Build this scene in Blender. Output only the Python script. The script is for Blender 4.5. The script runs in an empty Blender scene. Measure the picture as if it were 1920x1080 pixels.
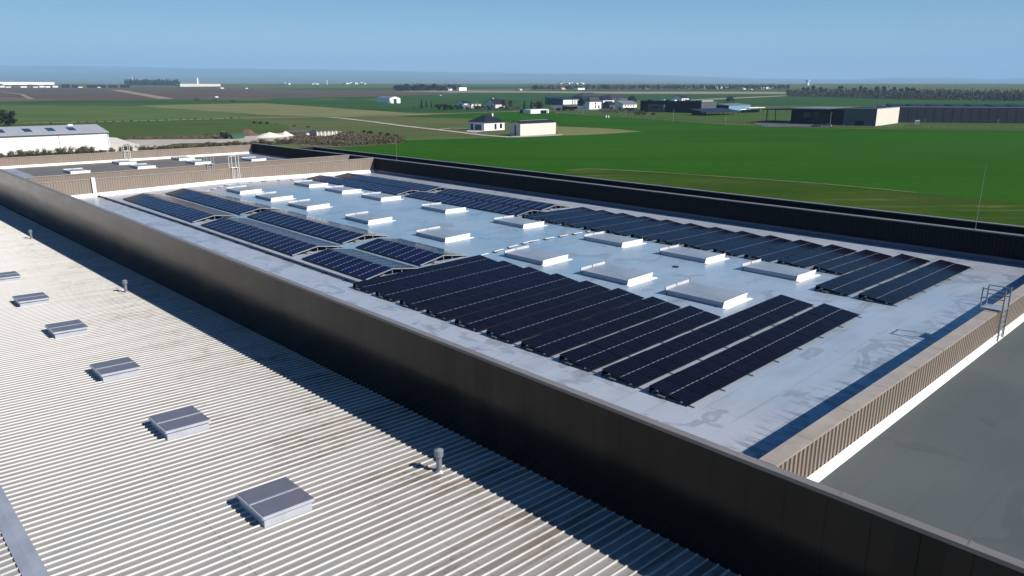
import bpy, math, random
from mathutils import Vector, Matrix, noise
R = math.radians
random.seed(11)
SC = bpy.context.scene
COL = SC.collection
ORD = ['first', 'second', 'third', 'fourth', 'fifth', 'sixth', 'seventh', 'eighth', 'ninth', 'tenth', 'eleventh', 'twelfth',
       'thirteenth', 'fourteenth', 'fifteenth', 'sixteenth', 'seventeenth', 'eighteenth', 'nineteenth', 'twentieth',
       'twenty-first', 'twenty-second', 'twenty-third', 'twenty-fourth', 'twenty-fifth', 'twenty-sixth', 'twenty-seventh',
       'twenty-eighth', 'twenty-ninth', 'thirtieth', 'thirty-first', 'thirty-second', 'thirty-third', 'thirty-fourth']

# ------------------------------------------------------------------ survey camera (metres; main roof ridge is z = 0)
FPX, CX, CY = 1385., 960., 540.
CAMZ = 13.0
PITCH = math.atan(376 / FPX)
cp, sp = math.cos(PITCH), math.sin(PITCH)
YAW = math.atan2(CX + 397, FPX * cp + 376 * sp)
sy, cy_ = math.sin(YAW), math.cos(YAW)
FWD = Vector((sy, cy_)); RGT = Vector((cy_, -sy))
GZ = -7.0


def rise(d):                       # the plain climbs gently beyond a kilometre
    if d < 900: return 0.
    if d < 1500: return .0123 * (d - 900) ** 2 / 1200
    return .0123 * (d - 1200)


def ground_z(X, Y): return GZ + rise(X * sy + Y * cy_)


def ray(x, y):                     # (forward, right, up) of a sight line
    v = CY - y
    return FPX * cp + v * sp, x - CX, v * cp - FPX * sp


def G(x, y, lift=0.):              # where a sight line meets the terrain
    f, r, u = ray(x, y)
    d = 30.
    if u >= -1e-4 * f and u / f > .0115: d = 4400
    else:
        while d < 4450:
            if CAMZ + d * u / f <= GZ + rise(d): break
            d += max(1., d * .01)
        lo, hi = d - max(1., d * .01), d
        for _ in range(24):
            m = (lo + hi) / 2
            if CAMZ + m * u / f <= GZ + rise(m): hi = m
            else: lo = m
        d = min(hi, 4440)
    p = FWD * d + RGT * (d * r / f)
    return Vector((p.x, p.y, GZ + rise(d) + lift))


def proj(p):
    f = p[0] * sy + p[1] * cy_; r = p[0] * cy_ - p[1] * sy; z = p[2] - CAMZ
    d = f * cp - z * sp; v = z * cp + f * sp
    return CX + FPX * r / d, CY - FPX * v / d


def solve(fn, target, lo, hi):
    a = fn(lo) - target
    for _ in range(50):
        m = (lo + hi) / 2
        b = fn(m) - target
        if (a < 0) == (b < 0): lo = m; a = b
        else: hi = m
    return (lo + hi) / 2


def bp(cx, cyy, xr=None, xl=None, yt=None, rot=0.):
    """corner on the ground, then run to the right, run to the back-left and height, in metres"""
    p = G(cx, cyy); ux = Vector((math.cos(rot), math.sin(rot), 0)); uy = Vector((-math.sin(rot), math.cos(rot), 0))
    LX = solve(lambda t: proj(p + ux * t)[0], xr, 0, 600) if xr else None
    WY = solve(lambda t: proj(p + uy * t)[0], xl, 0, 600) if xl else None
    h = solve(lambda t: proj(p + Vector((0, 0, t)))[1], yt, 0, 80) if yt else None
    return p, LX, WY, h


# ------------------------------------------------------------------ mesh helpers
class MB:
    def __init__(s): s.v = []; s.f = []; s.m = []; s.uv = {}

    def poly(s, pts, mi=0):
        n = len(s.v); s.v += [Vector(p) for p in pts]; s.f.append(tuple(range(n, n + len(pts)))); s.m.append(mi); return s

    def hexa(s, b, t, mi=0):       # b: 4 bottom points ccw, t: 4 top points
        n = len(s.v); s.v += [Vector(p) for p in list(b) + list(t)]
        for q in ((3, 2, 1, 0), (4, 5, 6, 7), (0, 1, 5, 4), (1, 2, 6, 5), (2, 3, 7, 6), (3, 0, 4, 7)):
            s.f.append(tuple(n + i for i in q)); s.m.append(mi)
        return s

    def box(s, x0, x1, y0, y1, z0, z1, mi=0):
        return s.hexa([(x0, y0, z0), (x1, y0, z0), (x1, y1, z0), (x0, y1, z0)], [(x0, y0, z1), (x1, y0, z1), (x1, y1, z1), (x0, y1, z1)], mi)

    def prism(s, prof, axis, a0, a1, mi=0):   # prof: 2-D outline (ccw) extruded along an axis
        def P(u, w, a): return {'x': (a, u, w), 'y': (u, a, w), 'z': (u, w, a)}[axis]
        n = len(s.v); k = len(prof)
        s.v += [Vector(P(u, w, a0)) for u, w in prof] + [Vector(P(u, w, a1)) for u, w in prof]
        s.f.append(tuple(n + i for i in range(k))[::-1]); s.m.append(mi)
        s.f.append(tuple(n + k + i for i in range(k))); s.m.append(mi)
        for i in range(k):
            j = (i + 1) % k; s.f.append((n + i, n + j, n + k + j, n + k + i)); s.m.append(mi)
        return s

    def tube(s, p0, p1, r0, r1=None, n=8, mi=0):
        p0, p1 = Vector(p0), Vector(p1); r1 = r0 if r1 is None else r1
        d = (p1 - p0).normalized(); a = d.orthogonal().normalized(); b = d.cross(a)
        k = len(s.v)
        for p, r in ((p0, r0), (p1, r1)):
            for i in range(n):
                t = 2 * math.pi * i / n; s.v.append(p + (a * math.cos(t) + b * math.sin(t)) * r)
        for i in range(n):
            j = (i + 1) % n; s.f.append((k + i, k + j, k + n + j, k + n + i)); s.m.append(mi)
        s.f.append(tuple(k + i for i in range(n))[::-1]); s.m.append(mi)
        s.f.append(tuple(k + n + i for i in range(n))); s.m.append(mi)
        return s

    def path(s, pts, r, n=6):
        for a, b in zip(pts, pts[1:]): s.tube(a, b, r, n=n)
        return s

    def mesh(s, name, mats, smooth=False, origin=None):
        me = bpy.data.meshes.new(name)
        o = Vector(origin) if origin is not None else Vector()
        me.from_pydata([tuple(p - o) for p in s.v], [], s.f)
        if not isinstance(mats, (list, tuple)): mats = [mats]
        for m in mats: me.materials.append(m)
        if len(mats) > 1: me.polygons.foreach_set('material_index', s.m)
        if smooth: me.polygons.foreach_set('use_smooth', [True] * len(me.polygons))
        me.update()
        return me

    def build(s, name, mats, parent=None, smooth=False, origin=None):
        return link(name, s.mesh(name, mats, smooth, origin), parent)


def link(name, me, parent=None):
    o = bpy.data.objects.new(name, me); COL.objects.link(o)
    if parent: o.parent = parent
    return o


def tag(o, label=None, cat=None, group=None, kind=None):
    if label: o['label'] = label
    if cat: o['category'] = cat
    if group: o['group'] = group
    if kind: o['kind'] = kind
    return o


def thing(name, label, cat, loc=(0, 0, 0), rz=0., group=None):
    o = link(name, None); o.location = loc; o.rotation_euler = (0, 0, rz); o.empty_display_size = .3
    return tag(o, label, cat, group)


def copy_tree(o, parent=None):
    c = o.copy(); COL.objects.link(c)
    if parent: c.parent = parent
    for ch in list(o.children): copy_tree(ch, c)
    return c


# ------------------------------------------------------------------ materials
MATS = {}


def mat(name, col, rough=.6, var=0., vscale=1., var2=None, spec=.5, metal=0., bump=0., bscale=20., stretch=(1, 1, 1), coat=0., detail=6.):
    if name in MATS: return MATS[name]
    m = bpy.data.materials.new(name); m.use_nodes = True; nt = m.node_tree; N = nt.nodes; L = nt.links
    b = N['Principled BSDF']; b.inputs['Roughness'].default_value = rough; b.inputs['Metallic'].default_value = metal
    b.inputs['Specular IOR Level'].default_value = spec
    b.inputs['Coat Weight'].default_value = coat
    b.inputs['Base Color'].default_value = (*col, 1)
    tc = N.new('ShaderNodeTexCoord'); mp = N.new('ShaderNodeMapping'); mp.inputs['Scale'].default_value = stretch
    L.new(tc.outputs['Object'], mp.inputs['Vector'])
    if var or var2:
        n = N.new('ShaderNodeTexNoise'); n.inputs['Scale'].default_value = vscale; n.inputs['Detail'].default_value = detail; n.inputs['Roughness'].default_value = .62
        L.new(mp.outputs['Vector'], n.inputs['Vector'])
        rp = N.new('ShaderNodeValToRGB'); L.new(n.outputs['Fac'], rp.inputs['Fac'])
        c2 = var2 if var2 else tuple(min(1, c * (1 + var)) for c in col); c1 = col if var2 else tuple(c * (1 - var) for c in col)
        rp.color_ramp.elements[0].position = .33; rp.color_ramp.elements[1].position = .68
        rp.color_ramp.elements[0].color = (*c1, 1); rp.color_ramp.elements[1].color = (*c2, 1)
        L.new(rp.outputs['Color'], b.inputs['Base Color'])
    if bump:
        n2 = N.new('ShaderNodeTexNoise'); n2.inputs['Scale'].default_value = bscale; n2.inputs['Detail'].default_value = 4
        L.new(mp.outputs['Vector'], n2.inputs['Vector'])
        bu = N.new('ShaderNodeBump'); bu.inputs['Strength'].default_value = bump; bu.inputs['Distance'].default_value = .02
        L.new(n2.outputs['Fac'], bu.inputs['Height']); L.new(bu.outputs['Normal'], b.inputs['Normal'])
    MATS[name] = m
    return m


def each(name, boxes, m, parent):
    """separate parts of one kind: one mesh object per box"""
    for q in boxes: MB().box(*q).build(name, m, parent)


class NT:                                    # small wrapper for the hand-made node trees
    def __init__(s, name, rough=.5, spec=.5):
        s.m = bpy.data.materials.new(name); s.m.use_nodes = True; s.N = s.m.node_tree.nodes; s.L = s.m.node_tree.links
        s.b = s.N['Principled BSDF']; s.b.inputs['Roughness'].default_value = rough; s.b.inputs['Specular IOR Level'].default_value = spec
        s.tc = s.N.new('ShaderNodeTexCoord'); MATS[name] = s.m

    def plug(s, sock, v):
        if isinstance(v, (int, float)): sock.default_value = v
        elif isinstance(v, tuple): sock.default_value = (*v, 1) if len(v) == 3 and sock.type == 'RGBA' else v
        else: s.L.new(v, sock)

    def sep(s, vec):
        n = s.N.new('ShaderNodeSeparateXYZ'); s.L.new(vec, n.inputs[0]); return n.outputs

    def mapped(s, scale, out='Object', loc=(0, 0, 0), rot=(0, 0, 0)):
        n = s.N.new('ShaderNodeMapping'); n.inputs['Scale'].default_value = scale; n.inputs['Location'].default_value = loc; n.inputs['Rotation'].default_value = rot
        s.L.new(s.tc.outputs[out], n.inputs['Vector']); return n.outputs[0]

    def noise(s, vec, scale, detail=5, rough=.55, dist=0.):
        n = s.N.new('ShaderNodeTexNoise'); n.inputs['Scale'].default_value = scale; n.inputs['Detail'].default_value = detail
        n.inputs['Roughness'].default_value = rough; n.inputs['Distortion'].default_value = dist; s.L.new(vec, n.inputs['Vector']); return n.outputs['Fac']

    def math(s, op, a, b=0., c=None, clamp=False):
        n = s.N.new('ShaderNodeMath'); n.operation = op; n.use_clamp = clamp
        s.plug(n.inputs[0], a); s.plug(n.inputs[1], b)
        if c is not None: s.plug(n.inputs[2], c)
        return n.outputs[0]

    def smooth(s, v, a, b, lo=0., hi=1.):
        n = s.N.new('ShaderNodeMapRange'); n.interpolation_type = 'SMOOTHSTEP'; s.plug(n.inputs[0], v)
        n.inputs[1].default_value = a; n.inputs[2].default_value = b; n.inputs[3].default_value = lo; n.inputs[4].default_value = hi; return n.outputs[0]

    def mix(s, f, a, b):
        n = s.N.new('ShaderNodeMix'); n.data_type = 'RGBA'; s.plug(n.inputs[0], f); s.plug(n.inputs[6], a); s.plug(n.inputs[7], b); return n.outputs[2]

    def color(s, c): s.plug(s.b.inputs['Base Color'], c)

    def bump(s, h, strength=.3, dist=.01):
        n = s.N.new('ShaderNodeBump'); n.inputs['Strength'].default_value = strength; n.inputs['Distance'].default_value = dist
        s.L.new(h, n.inputs['Height']); s.L.new(n.outputs[0], s.b.inputs['Normal'])


def mat_membrane(name, c1, c2, stain, rough, seam=True, edge=None):
    t = NT(name, rough)
    o = t.mapped((1, 1, 1)); x, y, z = t.sep(o)
    big = t.noise(o, .09, 4, .55, .4)
    med = t.noise(t.mapped((.5, 1.3, 1)), .55, 6, .6)
    col = t.mix(t.smooth(big, .35, .68), c1, c2)
    if edge:                          # sky sheen painted in as blue mid-roof colour, paler strips by the walls
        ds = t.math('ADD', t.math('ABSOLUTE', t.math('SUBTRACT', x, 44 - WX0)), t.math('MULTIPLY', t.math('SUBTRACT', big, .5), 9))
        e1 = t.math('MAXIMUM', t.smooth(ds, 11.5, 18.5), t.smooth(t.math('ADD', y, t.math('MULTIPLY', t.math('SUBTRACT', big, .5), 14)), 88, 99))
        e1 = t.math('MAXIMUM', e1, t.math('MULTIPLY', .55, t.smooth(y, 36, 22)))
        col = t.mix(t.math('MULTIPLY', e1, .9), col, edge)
    # dried puddle marks
    st = t.noise(t.mapped((.8, 1.2, 1), loc=(13, 4, 0)), .33, 5, .5, .8)
    rim = t.math('MULTIPLY', t.smooth(st, .60, .615), t.smooth(st, .72, .64))
    col = t.mix(t.math('MULTIPLY', rim, .5), col, stain)
    col = t.mix(t.smooth(med, .42, .75, 0, .28), col, stain)
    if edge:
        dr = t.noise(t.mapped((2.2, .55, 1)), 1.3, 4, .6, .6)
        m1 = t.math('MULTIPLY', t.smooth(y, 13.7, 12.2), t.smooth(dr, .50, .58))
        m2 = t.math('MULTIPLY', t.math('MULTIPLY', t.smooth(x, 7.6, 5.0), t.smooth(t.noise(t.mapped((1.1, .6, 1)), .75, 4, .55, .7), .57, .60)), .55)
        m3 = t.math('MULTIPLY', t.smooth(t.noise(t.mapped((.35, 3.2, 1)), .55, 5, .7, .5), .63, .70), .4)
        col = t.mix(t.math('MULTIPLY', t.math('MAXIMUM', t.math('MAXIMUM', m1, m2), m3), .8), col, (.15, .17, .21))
    if seam:
        a = t.math('ABSOLUTE', t.math('SUBTRACT', t.math('FRACT', t.math('MULTIPLY', y, 1 / 1.55)), .5))
        e = t.math('GREATER_THAN', a, .478)
        b = t.math('ABSOLUTE', t.math('SUBTRACT', t.math('FRACT', t.math('ADD', t.math('MULTIPLY', x, 1 / 10.3), t.math('MULTIPLY', t.math('FLOOR', t.math('MULTIPLY', y, 1 / 1.55)), .37))), .5))
        e = t.math('MAXIMUM', e, t.math('GREATER_THAN', b, .4965))
        col = t.mix(t.math('MULTIPLY', e, t.smooth(med, .3, .7, .1, .5)), col, stain)
    t.color(col)
    t.plug(t.b.inputs['Roughness'], t.smooth(big, .3, .7, rough - .06, rough + .1))
    t.bump(t.noise(o, .7, 3), .12, .05)
    return t.m


def mat_corrugated():
    t = NT('corrugated_sheet', .6, .2)
    o = t.mapped((1, 1, 1)); x, y, z = t.sep(o)
    pan = t.N.new('ShaderNodeTexWhiteNoise'); pan.noise_dimensions = '1D'; t.L.new(t.math('FLOOR', t.math('MULTIPLY', y, 2.5)), pan.inputs['W'])
    streak = t.noise(t.mapped((.10, 2.2, 1)), 1., 7, .68)
    blot = t.noise(o, .30, 6, .65, .5)
    speck = t.noise(t.mapped((.8, 4, 1)), 2.2, 6, .75)
    gut = t.smooth(x, 3., 15.5)
    col = t.mix(t.smooth(blot, .3, .7), (.262, .258, .25), (.33, .322, .308))
    d = t.math('ADD', t.math('ADD', t.math('MULTIPLY', streak, .55), t.math('MULTIPLY', blot, .45)), t.math('MULTIPLY', t.math('SUBTRACT', pan.outputs['Value'], .5), .10))
    dirt = t.math('MULTIPLY', t.smooth(d, .43, .62), t.math('ADD', .22, t.math('MULTIPLY', gut, .70)))
    col = t.mix(dirt, col, (.150, .122, .095))
    moss = t.math('MULTIPLY', t.smooth(t.math('ADD', t.math('MULTIPLY', speck, .6), t.math('MULTIPLY', blot, .4)), .52, .64), t.math('ADD', .10, t.math('MULTIPLY', gut, .75)))
    col = t.mix(moss, col, (.060, .055, .040))
    lap = t.math('LESS_THAN', t.math('FRACT', t.math('MULTIPLY', t.math('ADD', x, .4), 1 / 5.6)), .006)      # end laps of the sheets
    col = t.mix(t.math('MULTIPLY', lap, .5), col, (.10, .095, .085))
    rib = t.smooth(z, .012, .03)  # ribs cleaner than the flats, their sunlit brightness also painted into the colour
    col = t.mix(t.math('MULTIPLY', rib, t.smooth(t.math('ADD', t.math('MULTIPLY', speck, .5), t.math('MULTIPLY', gut, .25)), .30, .62, .9, .45)), col, (.60, .59, .565))
    t.color(col)
    return t.m


def mat_cells(name, col, line, mid):
    t = NT(name, .13, .05)
    u, v, w = t.sep(t.tc.outputs['UV'])
    cu = t.math('ABSOLUTE', t.math('SUBTRACT', t.math('FRACT', t.math('MULTIPLY', u, 6 / 1.134)), .5))
    cv = t.math('ABSOLUTE', t.math('SUBTRACT', t.math('FRACT', t.math('MULTIPLY', v, 24 / 2.278)), .5))
    lu = t.math('GREATER_THAN', cu, .455); lv = t.math('GREATER_THAN', cv, .47)
    oi = t.N.new('ShaderNodeObjectInfo')
    c = t.mix(oi.outputs['Random'], tuple(a * .8 for a in col), tuple(a * 1.25 for a in col))
    c = t.mix(t.math('MULTIPLY', lu, .75), c, line)
    c = t.mix(t.math('MULTIPLY', lv, .3), c, line)
    if mid:
        md = t.math('LESS_THAN', t.math('ABSOLUTE', t.math('SUBTRACT', v, 1.139)), .026)
        c = t.mix(t.math('MULTIPLY', md, t.math('ADD', .3, t.math('MULTIPLY', t.math('GREATER_THAN', t.math('FRACT', t.math('MULTIPLY', u, 3 / 1.134)), .5), .6))), c, (.21, .225, .26))
    edge = t.math('MAXIMUM', t.math('GREATER_THAN', t.math('ABSOLUTE', t.math('SUBTRACT', u, .567)), .549),
                  t.math('GREATER_THAN', t.math('ABSOLUTE', t.math('SUBTRACT', v, 1.139)), 1.121))
    c = t.mix(edge, c, (.012, .012, .014))
    if not mid:                       # bright clamps and joints seen between neighbouring modules
        ue = t.math('GREATER_THAN', t.math('ABSOLUTE', t.math('SUBTRACT', u, .567)), .534)
        da = t.math('GREATER_THAN', t.math('FRACT', t.math('MULTIPLY', v, 8 / 2.278)), .42)
        c = t.mix(t.math('MULTIPLY', ue, t.math('ADD', .12, t.math('MULTIPLY', da, .75))), c, (.38, .40, .46))
    t.color(c)
    du = t.noise(t.mapped((1, 1, 1)), 2.5, 3)
    t.plug(t.b.inputs['Roughness'], t.smooth(du, .3, .7, .10, .2))
    return t.m


def mat_field(name, c1, c2, c3=None, scale=.02, rows=None, dry=None):
    t = NT(name, .95, .02)
    o = t.mapped((1, 1, 1)); x, y, z = t.sep(o)
    u = t.math('SUBTRACT', t.math('MULTIPLY', x, cy_), t.math('MULTIPLY', y, sy)); v = t.math('ADD', t.math('MULTIPLY', x, sy), t.math('MULTIPLY', y, cy_))

    def uv(a, b):
        n = t.N.new('ShaderNodeCombineXYZ'); t.plug(n.inputs[0], t.math('MULTIPLY', u, a)); t.plug(n.inputs[1], t.math('MULTIPLY', v, b)); return n.outputs[0]
    n1 = t.noise(o, scale, 7, .6, .3)
    n2 = t.noise(uv(.008, .06), 1., 7, .66, .3)          # drilling and tramline streaks run across the fields
    n3 = t.noise(uv(.5, 1.2), .8, 5, .7)
    n5 = t.noise(uv(.002, .022), 1., 4, .6)
    c = t.mix(t.smooth(n1, .34, .66), c1, c2)
    c = t.mix(t.smooth(n2, .46, .70, 0, .65), c, c3 or tuple(a * .6 for a in c1))
    c = t.mix(t.smooth(n5, .52, .66, 0, .30), c, tuple(a * .55 for a in c1))
    c = t.mix(t.smooth(n3, .38, .72, 0, .45), c, tuple(a * .55 for a in c1))
    if rows:
        tr = t.math('FRACT', t.math('MULTIPLY', t.math('ADD', v, t.math('MULTIPLY', u, .06)), 1 / 24.))
        e = t.math('MAXIMUM', t.math('LESS_THAN', tr, .022), t.math('LESS_THAN', t.math('ABSOLUTE', t.math('SUBTRACT', tr, .085)), .011))
        c = t.mix(t.math('MULTIPLY', e, .38), c, tuple(a * .5 for a in c1))
    if dry:
        n4 = t.noise(uv(.03, .25), 1., 7, .72, .4)
        c = t.mix(t.smooth(n4, .5, .72, 0, .8), c, dry)
    t.color(c)
    return t.m


def mat_foliage(name, c1, c2):
    t = NT(name, .8, .2)
    o = t.mapped((1, 1, 1)); oi = t.N.new('ShaderNodeObjectInfo')
    n = t.noise(o, .55, 3, .6)
    c = t.mix(t.smooth(n, .35, .65), c1, c2)
    c = t.mix(t.math('MULTIPLY', oi.outputs['Random'], .45), c, tuple(a * .62 for a in c1))
    t.color(c)
    return t.m


def mat_bronze():                     # coated wall panels with joints every 1.23 m
    t = NT('bronze_panel', .24, .24)
    o = t.mapped((1, 1, 1)); x, y, z = t.sep(o)
    a = t.math('ABSOLUTE', t.math('SUBTRACT', t.math('FRACT', t.math('MULTIPLY', y, 1 / 1.23)), .5))
    j = t.math('GREATER_THAN', a, .488)
    n = t.noise(t.mapped((1, .25, 1)), .8, 4)
    wn = t.N.new('ShaderNodeTexWhiteNoise'); wn.noise_dimensions = '1D'; t.L.new(t.math('FLOOR', t.math('ADD', t.math('MULTIPLY', y, 1 / 1.23), .5)), wn.inputs['W'])
    c = t.mix(t.smooth(n, .3, .7), (.0072, .0068, .0055), (.0090, .0085, .0070))
    c = t.mix(t.math('MULTIPLY', wn.outputs['Value'], .22), c, (.0062, .0058, .0048))
    c = t.mix(j, c, (.003, .003, .003))
    t.color(c)
    t.plug(t.b.inputs['Specular IOR Level'], t.math('MULTIPLY', t.math('SUBTRACT', 1., t.math('MULTIPLY', j, .5)), t.math('ADD', .205, t.math('MULTIPLY', wn.outputs['Value'], .07))))
    t.plug(t.b.inputs['Roughness'], t.math('ADD', t.smooth(n, .3, .7, .20, .25), t.math('MULTIPLY', wn.outputs['Value'], .025)))
    t.bump(t.noise(t.mapped((1, .5, .3)), .35, 2), .10, .12)
    return t.m


WX0 = 19.25
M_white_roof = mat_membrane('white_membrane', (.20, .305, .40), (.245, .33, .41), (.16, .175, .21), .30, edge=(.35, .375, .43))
M_far_roof = mat_membrane('slate_membrane', (.135, .118, .105), (.155, .138, .122), (.10, .09, .082), .5)
M_annexe = mat_membrane('green_grey_felt', (.062, .076, .078), (.076, .090, .091), (.050, .060, .063), .75)
M_border = mat_membrane('pale_membrane', (.24, .265, .33), (.28, .30, .35), (.17, .18, .22), .42)
M_bronze = mat_bronze()
M_coping = mat('coping_metal', (.17, .152, .145), .38, .12, 1.2, stretch=(1, .3, 1))
M_coping_lit = mat('coping_sunlit', (.31, .27, .23), .42, .12, 1.2)  # brighter copy of the coping metal, sunlight put into its colour
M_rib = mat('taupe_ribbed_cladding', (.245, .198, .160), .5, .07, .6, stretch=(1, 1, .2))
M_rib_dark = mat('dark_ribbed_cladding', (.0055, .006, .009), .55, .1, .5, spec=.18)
M_flash = mat('white_flashing', (.80, .79, .76), .5, .06, 2.5)
M_flash_shade = mat('shaded_flashing', (.09, .105, .15), .45, .1, 1.)  # flashing copy with the far wall's shade painted into its colour
M_corr = mat_corrugated()
M_ridge = mat('galvanised_ridge', (.27, .295, .345), .42, .12, 1.6, stretch=(1, .5, 1), bump=.1, bscale=6)
M_alu = mat('aluminium', (.5, .51, .53), .35, .06, 3., metal=.6)
M_galv = mat('galvanised_steel', (.27, .29, .33), .45, .12, 4., metal=.4)
M_black = mat('black_plastic', (.012, .012, .013), .5)
M_ballast = mat('concrete_ballast', (.24, .23, .22), .85, .15, 4.)
M_cell = mat_cells('black_cells', (.0022, .0018, .0075), (.040, .044, .070), True)
M_cell2 = mat_cells('blue_cells', (.0045, .0050, .030), (.010, .013, .045), False)
M_polyc = mat('grey_polycarbonate', (.125, .125, .155), .35, .06, 2.)
M_dome = mat('opal_skylight', (.19, .22, .26), .3, var2=(.275, .305, .35), vscale=.55, stretch=(1.4, .5, 1))
M_curb = mat('skylight_curb', (.42, .44, .49), .5, .08, 1.5)
M_deflect = mat('grey_white_sheet', (.46, .475, .50), .5, .08, 1.5)  # rear deflectors only, greyer than the front ones
M_white = mat('white_paint', (.80, .80, .78), .5, .05, .3)
M_cream = mat('cream_cladding', (.68, .62, .55), .55, .04, .2)
M_render = mat('white_render', (.78, .77, .74), .85, .05, .3)
M_paleroof = mat('pale_steel_roof', (.34, .35, .38), .45, .08, .15)
M_greyroof = mat('grey_steel_roof', (.15, .157, .185), .45, .1, .15)
M_slate = mat('slate_roof', (.017, .019, .028), .5, .2, .6, spec=.18)
M_slate2 = mat('grey_tile_roof', (.042, .043, .052), .55, .2, .5, spec=.18)
M_navy = mat('navy_cladding', (.007, .008, .016), .45, .1, .3, spec=.18)
M_dgrey = mat('dark_grey_cladding', (.034, .038, .052), .5, .08, .05, spec=.18)
M_lgrey = mat('light_grey_cladding', (.115, .12, .125), .6, .06, .2, spec=.2)
M_joint = mat('panel_joint', (.024, .027, .037), .55, .1, .2, spec=.18)
M_mgrey = mat('grey_cladding', (.075, .082, .09), .6, .06, .2)
M_glass = mat('window_glass', (.02, .022, .026), .08)
M_blueflank = mat('blue_grey_cladding', (.045, .062, .105), .5, .08, .2)
M_bluewall = mat('pale_blue_cladding', (.17, .29, .43), .5, .05, .2)
M_solarroof = mat('solar_roof', (.020, .027, .055), .5, .1, .4, spec=.06)
M_wood = mat('bark', (.09, .07, .055), .9)
M_red = mat('clay_tile', (.22, .10, .075), .8)
M_bush_brown = mat_foliage('winter_hedge_leaf', (.075, .058, .038), (.13, .10, .066))
M_hedge = mat_foliage('brown_hedge_twig', (.095, .076, .050), (.15, .122, .082))
M_belt = mat_foliage('winter_wood_twig', (.060, .054, .047), (.105, .095, .083))
M_mossy = mat_foliage('low_green_growth', (.040, .058, .018), (.075, .085, .032))
M_leaf_dark = mat_foliage('evergreen_leaf', (0.0132, 0.0228, 0.0108), (0.0330, 0.0450, 0.0204))
M_leaf_mid = mat_foliage('green_leaf', (0.0300, 0.0510, 0.0180), (0.0540, 0.0750, 0.0300))
M_pine = mat_foliage('pine_leaf', (0.0180, 0.0252, 0.0168), (0.0372, 0.0444, 0.0276))
M_bare = mat_foliage('bare_twig', (0.0690, 0.0588, 0.0492), (0.1140, 0.0990, 0.0840))
M_gravel = mat('gravel', (.36, .325, .28), .95, .18, .25, bump=.2, bscale=3)
M_concrete = mat('pale_concrete', (.62, .58, .51), .9, .08, .1)
M_earth = mat('dug_earth', (.10, .066, .046), .95, .3, .5)
M_asphalt = mat('asphalt', (.075, .078, .088), .85, .15, .3)
M_bin = mat('green_skip_paint', (.028, .095, .060), .5, .1, .5)
M_tyre = mat('tyre', (.012, .012, .012), .8)
M_carblack = mat('black_car_paint', (.012, .013, .016), .2, coat=.6)
M_carsilver = mat('silver_car_paint', (.45, .47, .50), .25, coat=.6, metal=.2)
M_post = mat('fence_post', (.16, .13, .11), .8)

# ------------------------------------------------------------------ WAREHOUSE (roofs and parapets)
WX0, WX1 = 19.25, 66.9                # near wall outer face, far wall inner face
TOP = 2.0
wh = thing('warehouse', 'large bronze clad warehouse with parapet walls round its three flat roofs', 'warehouse', (WX0, 0, GZ))
WO = (WX0, 0, GZ)


def roof_z(X): return .12 - .018 * abs(X - 44)


def wpart(name, mb, m, label=None, parent=None, smooth=False):
    o = mb.build(name, m, parent or wh, smooth, WO)
    if parent is not None and parent is not wh: pass
    if label: o['label'] = label
    return o


b = MB()
for x0, x1 in ((19.54, 44.), (44., WX1)):
    b.hexa([(x0, 9.6, roof_z(x0) - .3), (x1, 9.6, roof_z(x1) - .3), (x1, 103.3, roof_z(x1) - .3), (x0, 103.3, roof_z(x0) - .3)],
           [(x0, 9.6, roof_z(x0)), (x1, 9.6, roof_z(x1)), (x1, 103.3, roof_z(x1)), (x0, 103.3, roof_z(x0))])
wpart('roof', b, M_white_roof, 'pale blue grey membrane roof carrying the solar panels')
b = MB().box(19.54, WX1, -60, 9.2, .1, .45); wpart('roof', b, M_annexe, 'green grey felt roof in the right foreground')
b = MB().box(19.54, WX1, 111, 148.2, -.4, -.02); wpart('roof', b, M_border, 'far flat roof beyond the ribbed end wall')
b = MB()
pts = [(24.6, 111.6), (62.5, 111.6), (65.6, 122), (64.4, 133), (62.6, 143), (60, 147.0), (24.9, 147.4)]
b.poly([(x, y, -.012) for x, y in pts]); wpart('roof_felt', b, M_far_roof)
b = MB().box(19.54, WX1, 103.7, 110.6, -1.75, -1.6); wpart('roof_gutter', b, M_far_roof)
# long near wall: a smooth metal skin that leans back below mid height
ya, yb = -60, 148.7
zs = [TOP - .076]
while zs[-1] > GZ: zs.append(max(GZ, zs[-1] - (.11 if zs[-1] > -3 else 1.)))
prf = []; xo = WX0
for k_, z in enumerate(zs):
    if k_:
        t = max(0., min(1., (.75 - z) / .95)); t = t * t * (3 - 2 * t)
        xo += (zs[k_ - 1] - z) * math.tan(R(7.5) * t)  # lean added so the lower wall mirrors the shadowed roof strip
    prf.append((xo, z))
b = MB(); ny = 24
for x, z in prf: b.v += [Vector((x, ya + (yb - ya) * q / ny, z)) for q in range(ny + 1)]
for a in range(len(prf) - 1):
    for q in range(ny):
        n0 = a * (ny + 1) + q; b.f.append((n0, n0 + 1, n0 + ny + 2, n0 + ny + 1)[::-1]); b.m.append(0)
w = wpart('parapet', b, M_bronze, 'long dark bronze parapet wall facing the corrugated hall', smooth=True)
wpart('parapet', MB().box(WX0 + .17, WX0 + .28, ya, yb, -.6, TOP - .08), M_bronze)
b = MB()
b.prism([(WX0 - .04, TOP - .075), (WX0 + .31, TOP - .075), (WX0 + .31, TOP - .01), (WX0 - .04, TOP + .01)], 'y', ya - .02, yb + .02)
b.box(WX0 - .043, WX0 - .02, ya - .02, yb + .02, TOP - .12, TOP - .076)
y = ya + 3
while y < yb:                         # cover strips over the coping joints
    b.box(WX0 - .046, WX0 + .315, y, y + .09, TOP - .07, TOP + .014); y += 3.2
b.build('coping', M_coping, w, origin=WO)


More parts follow.
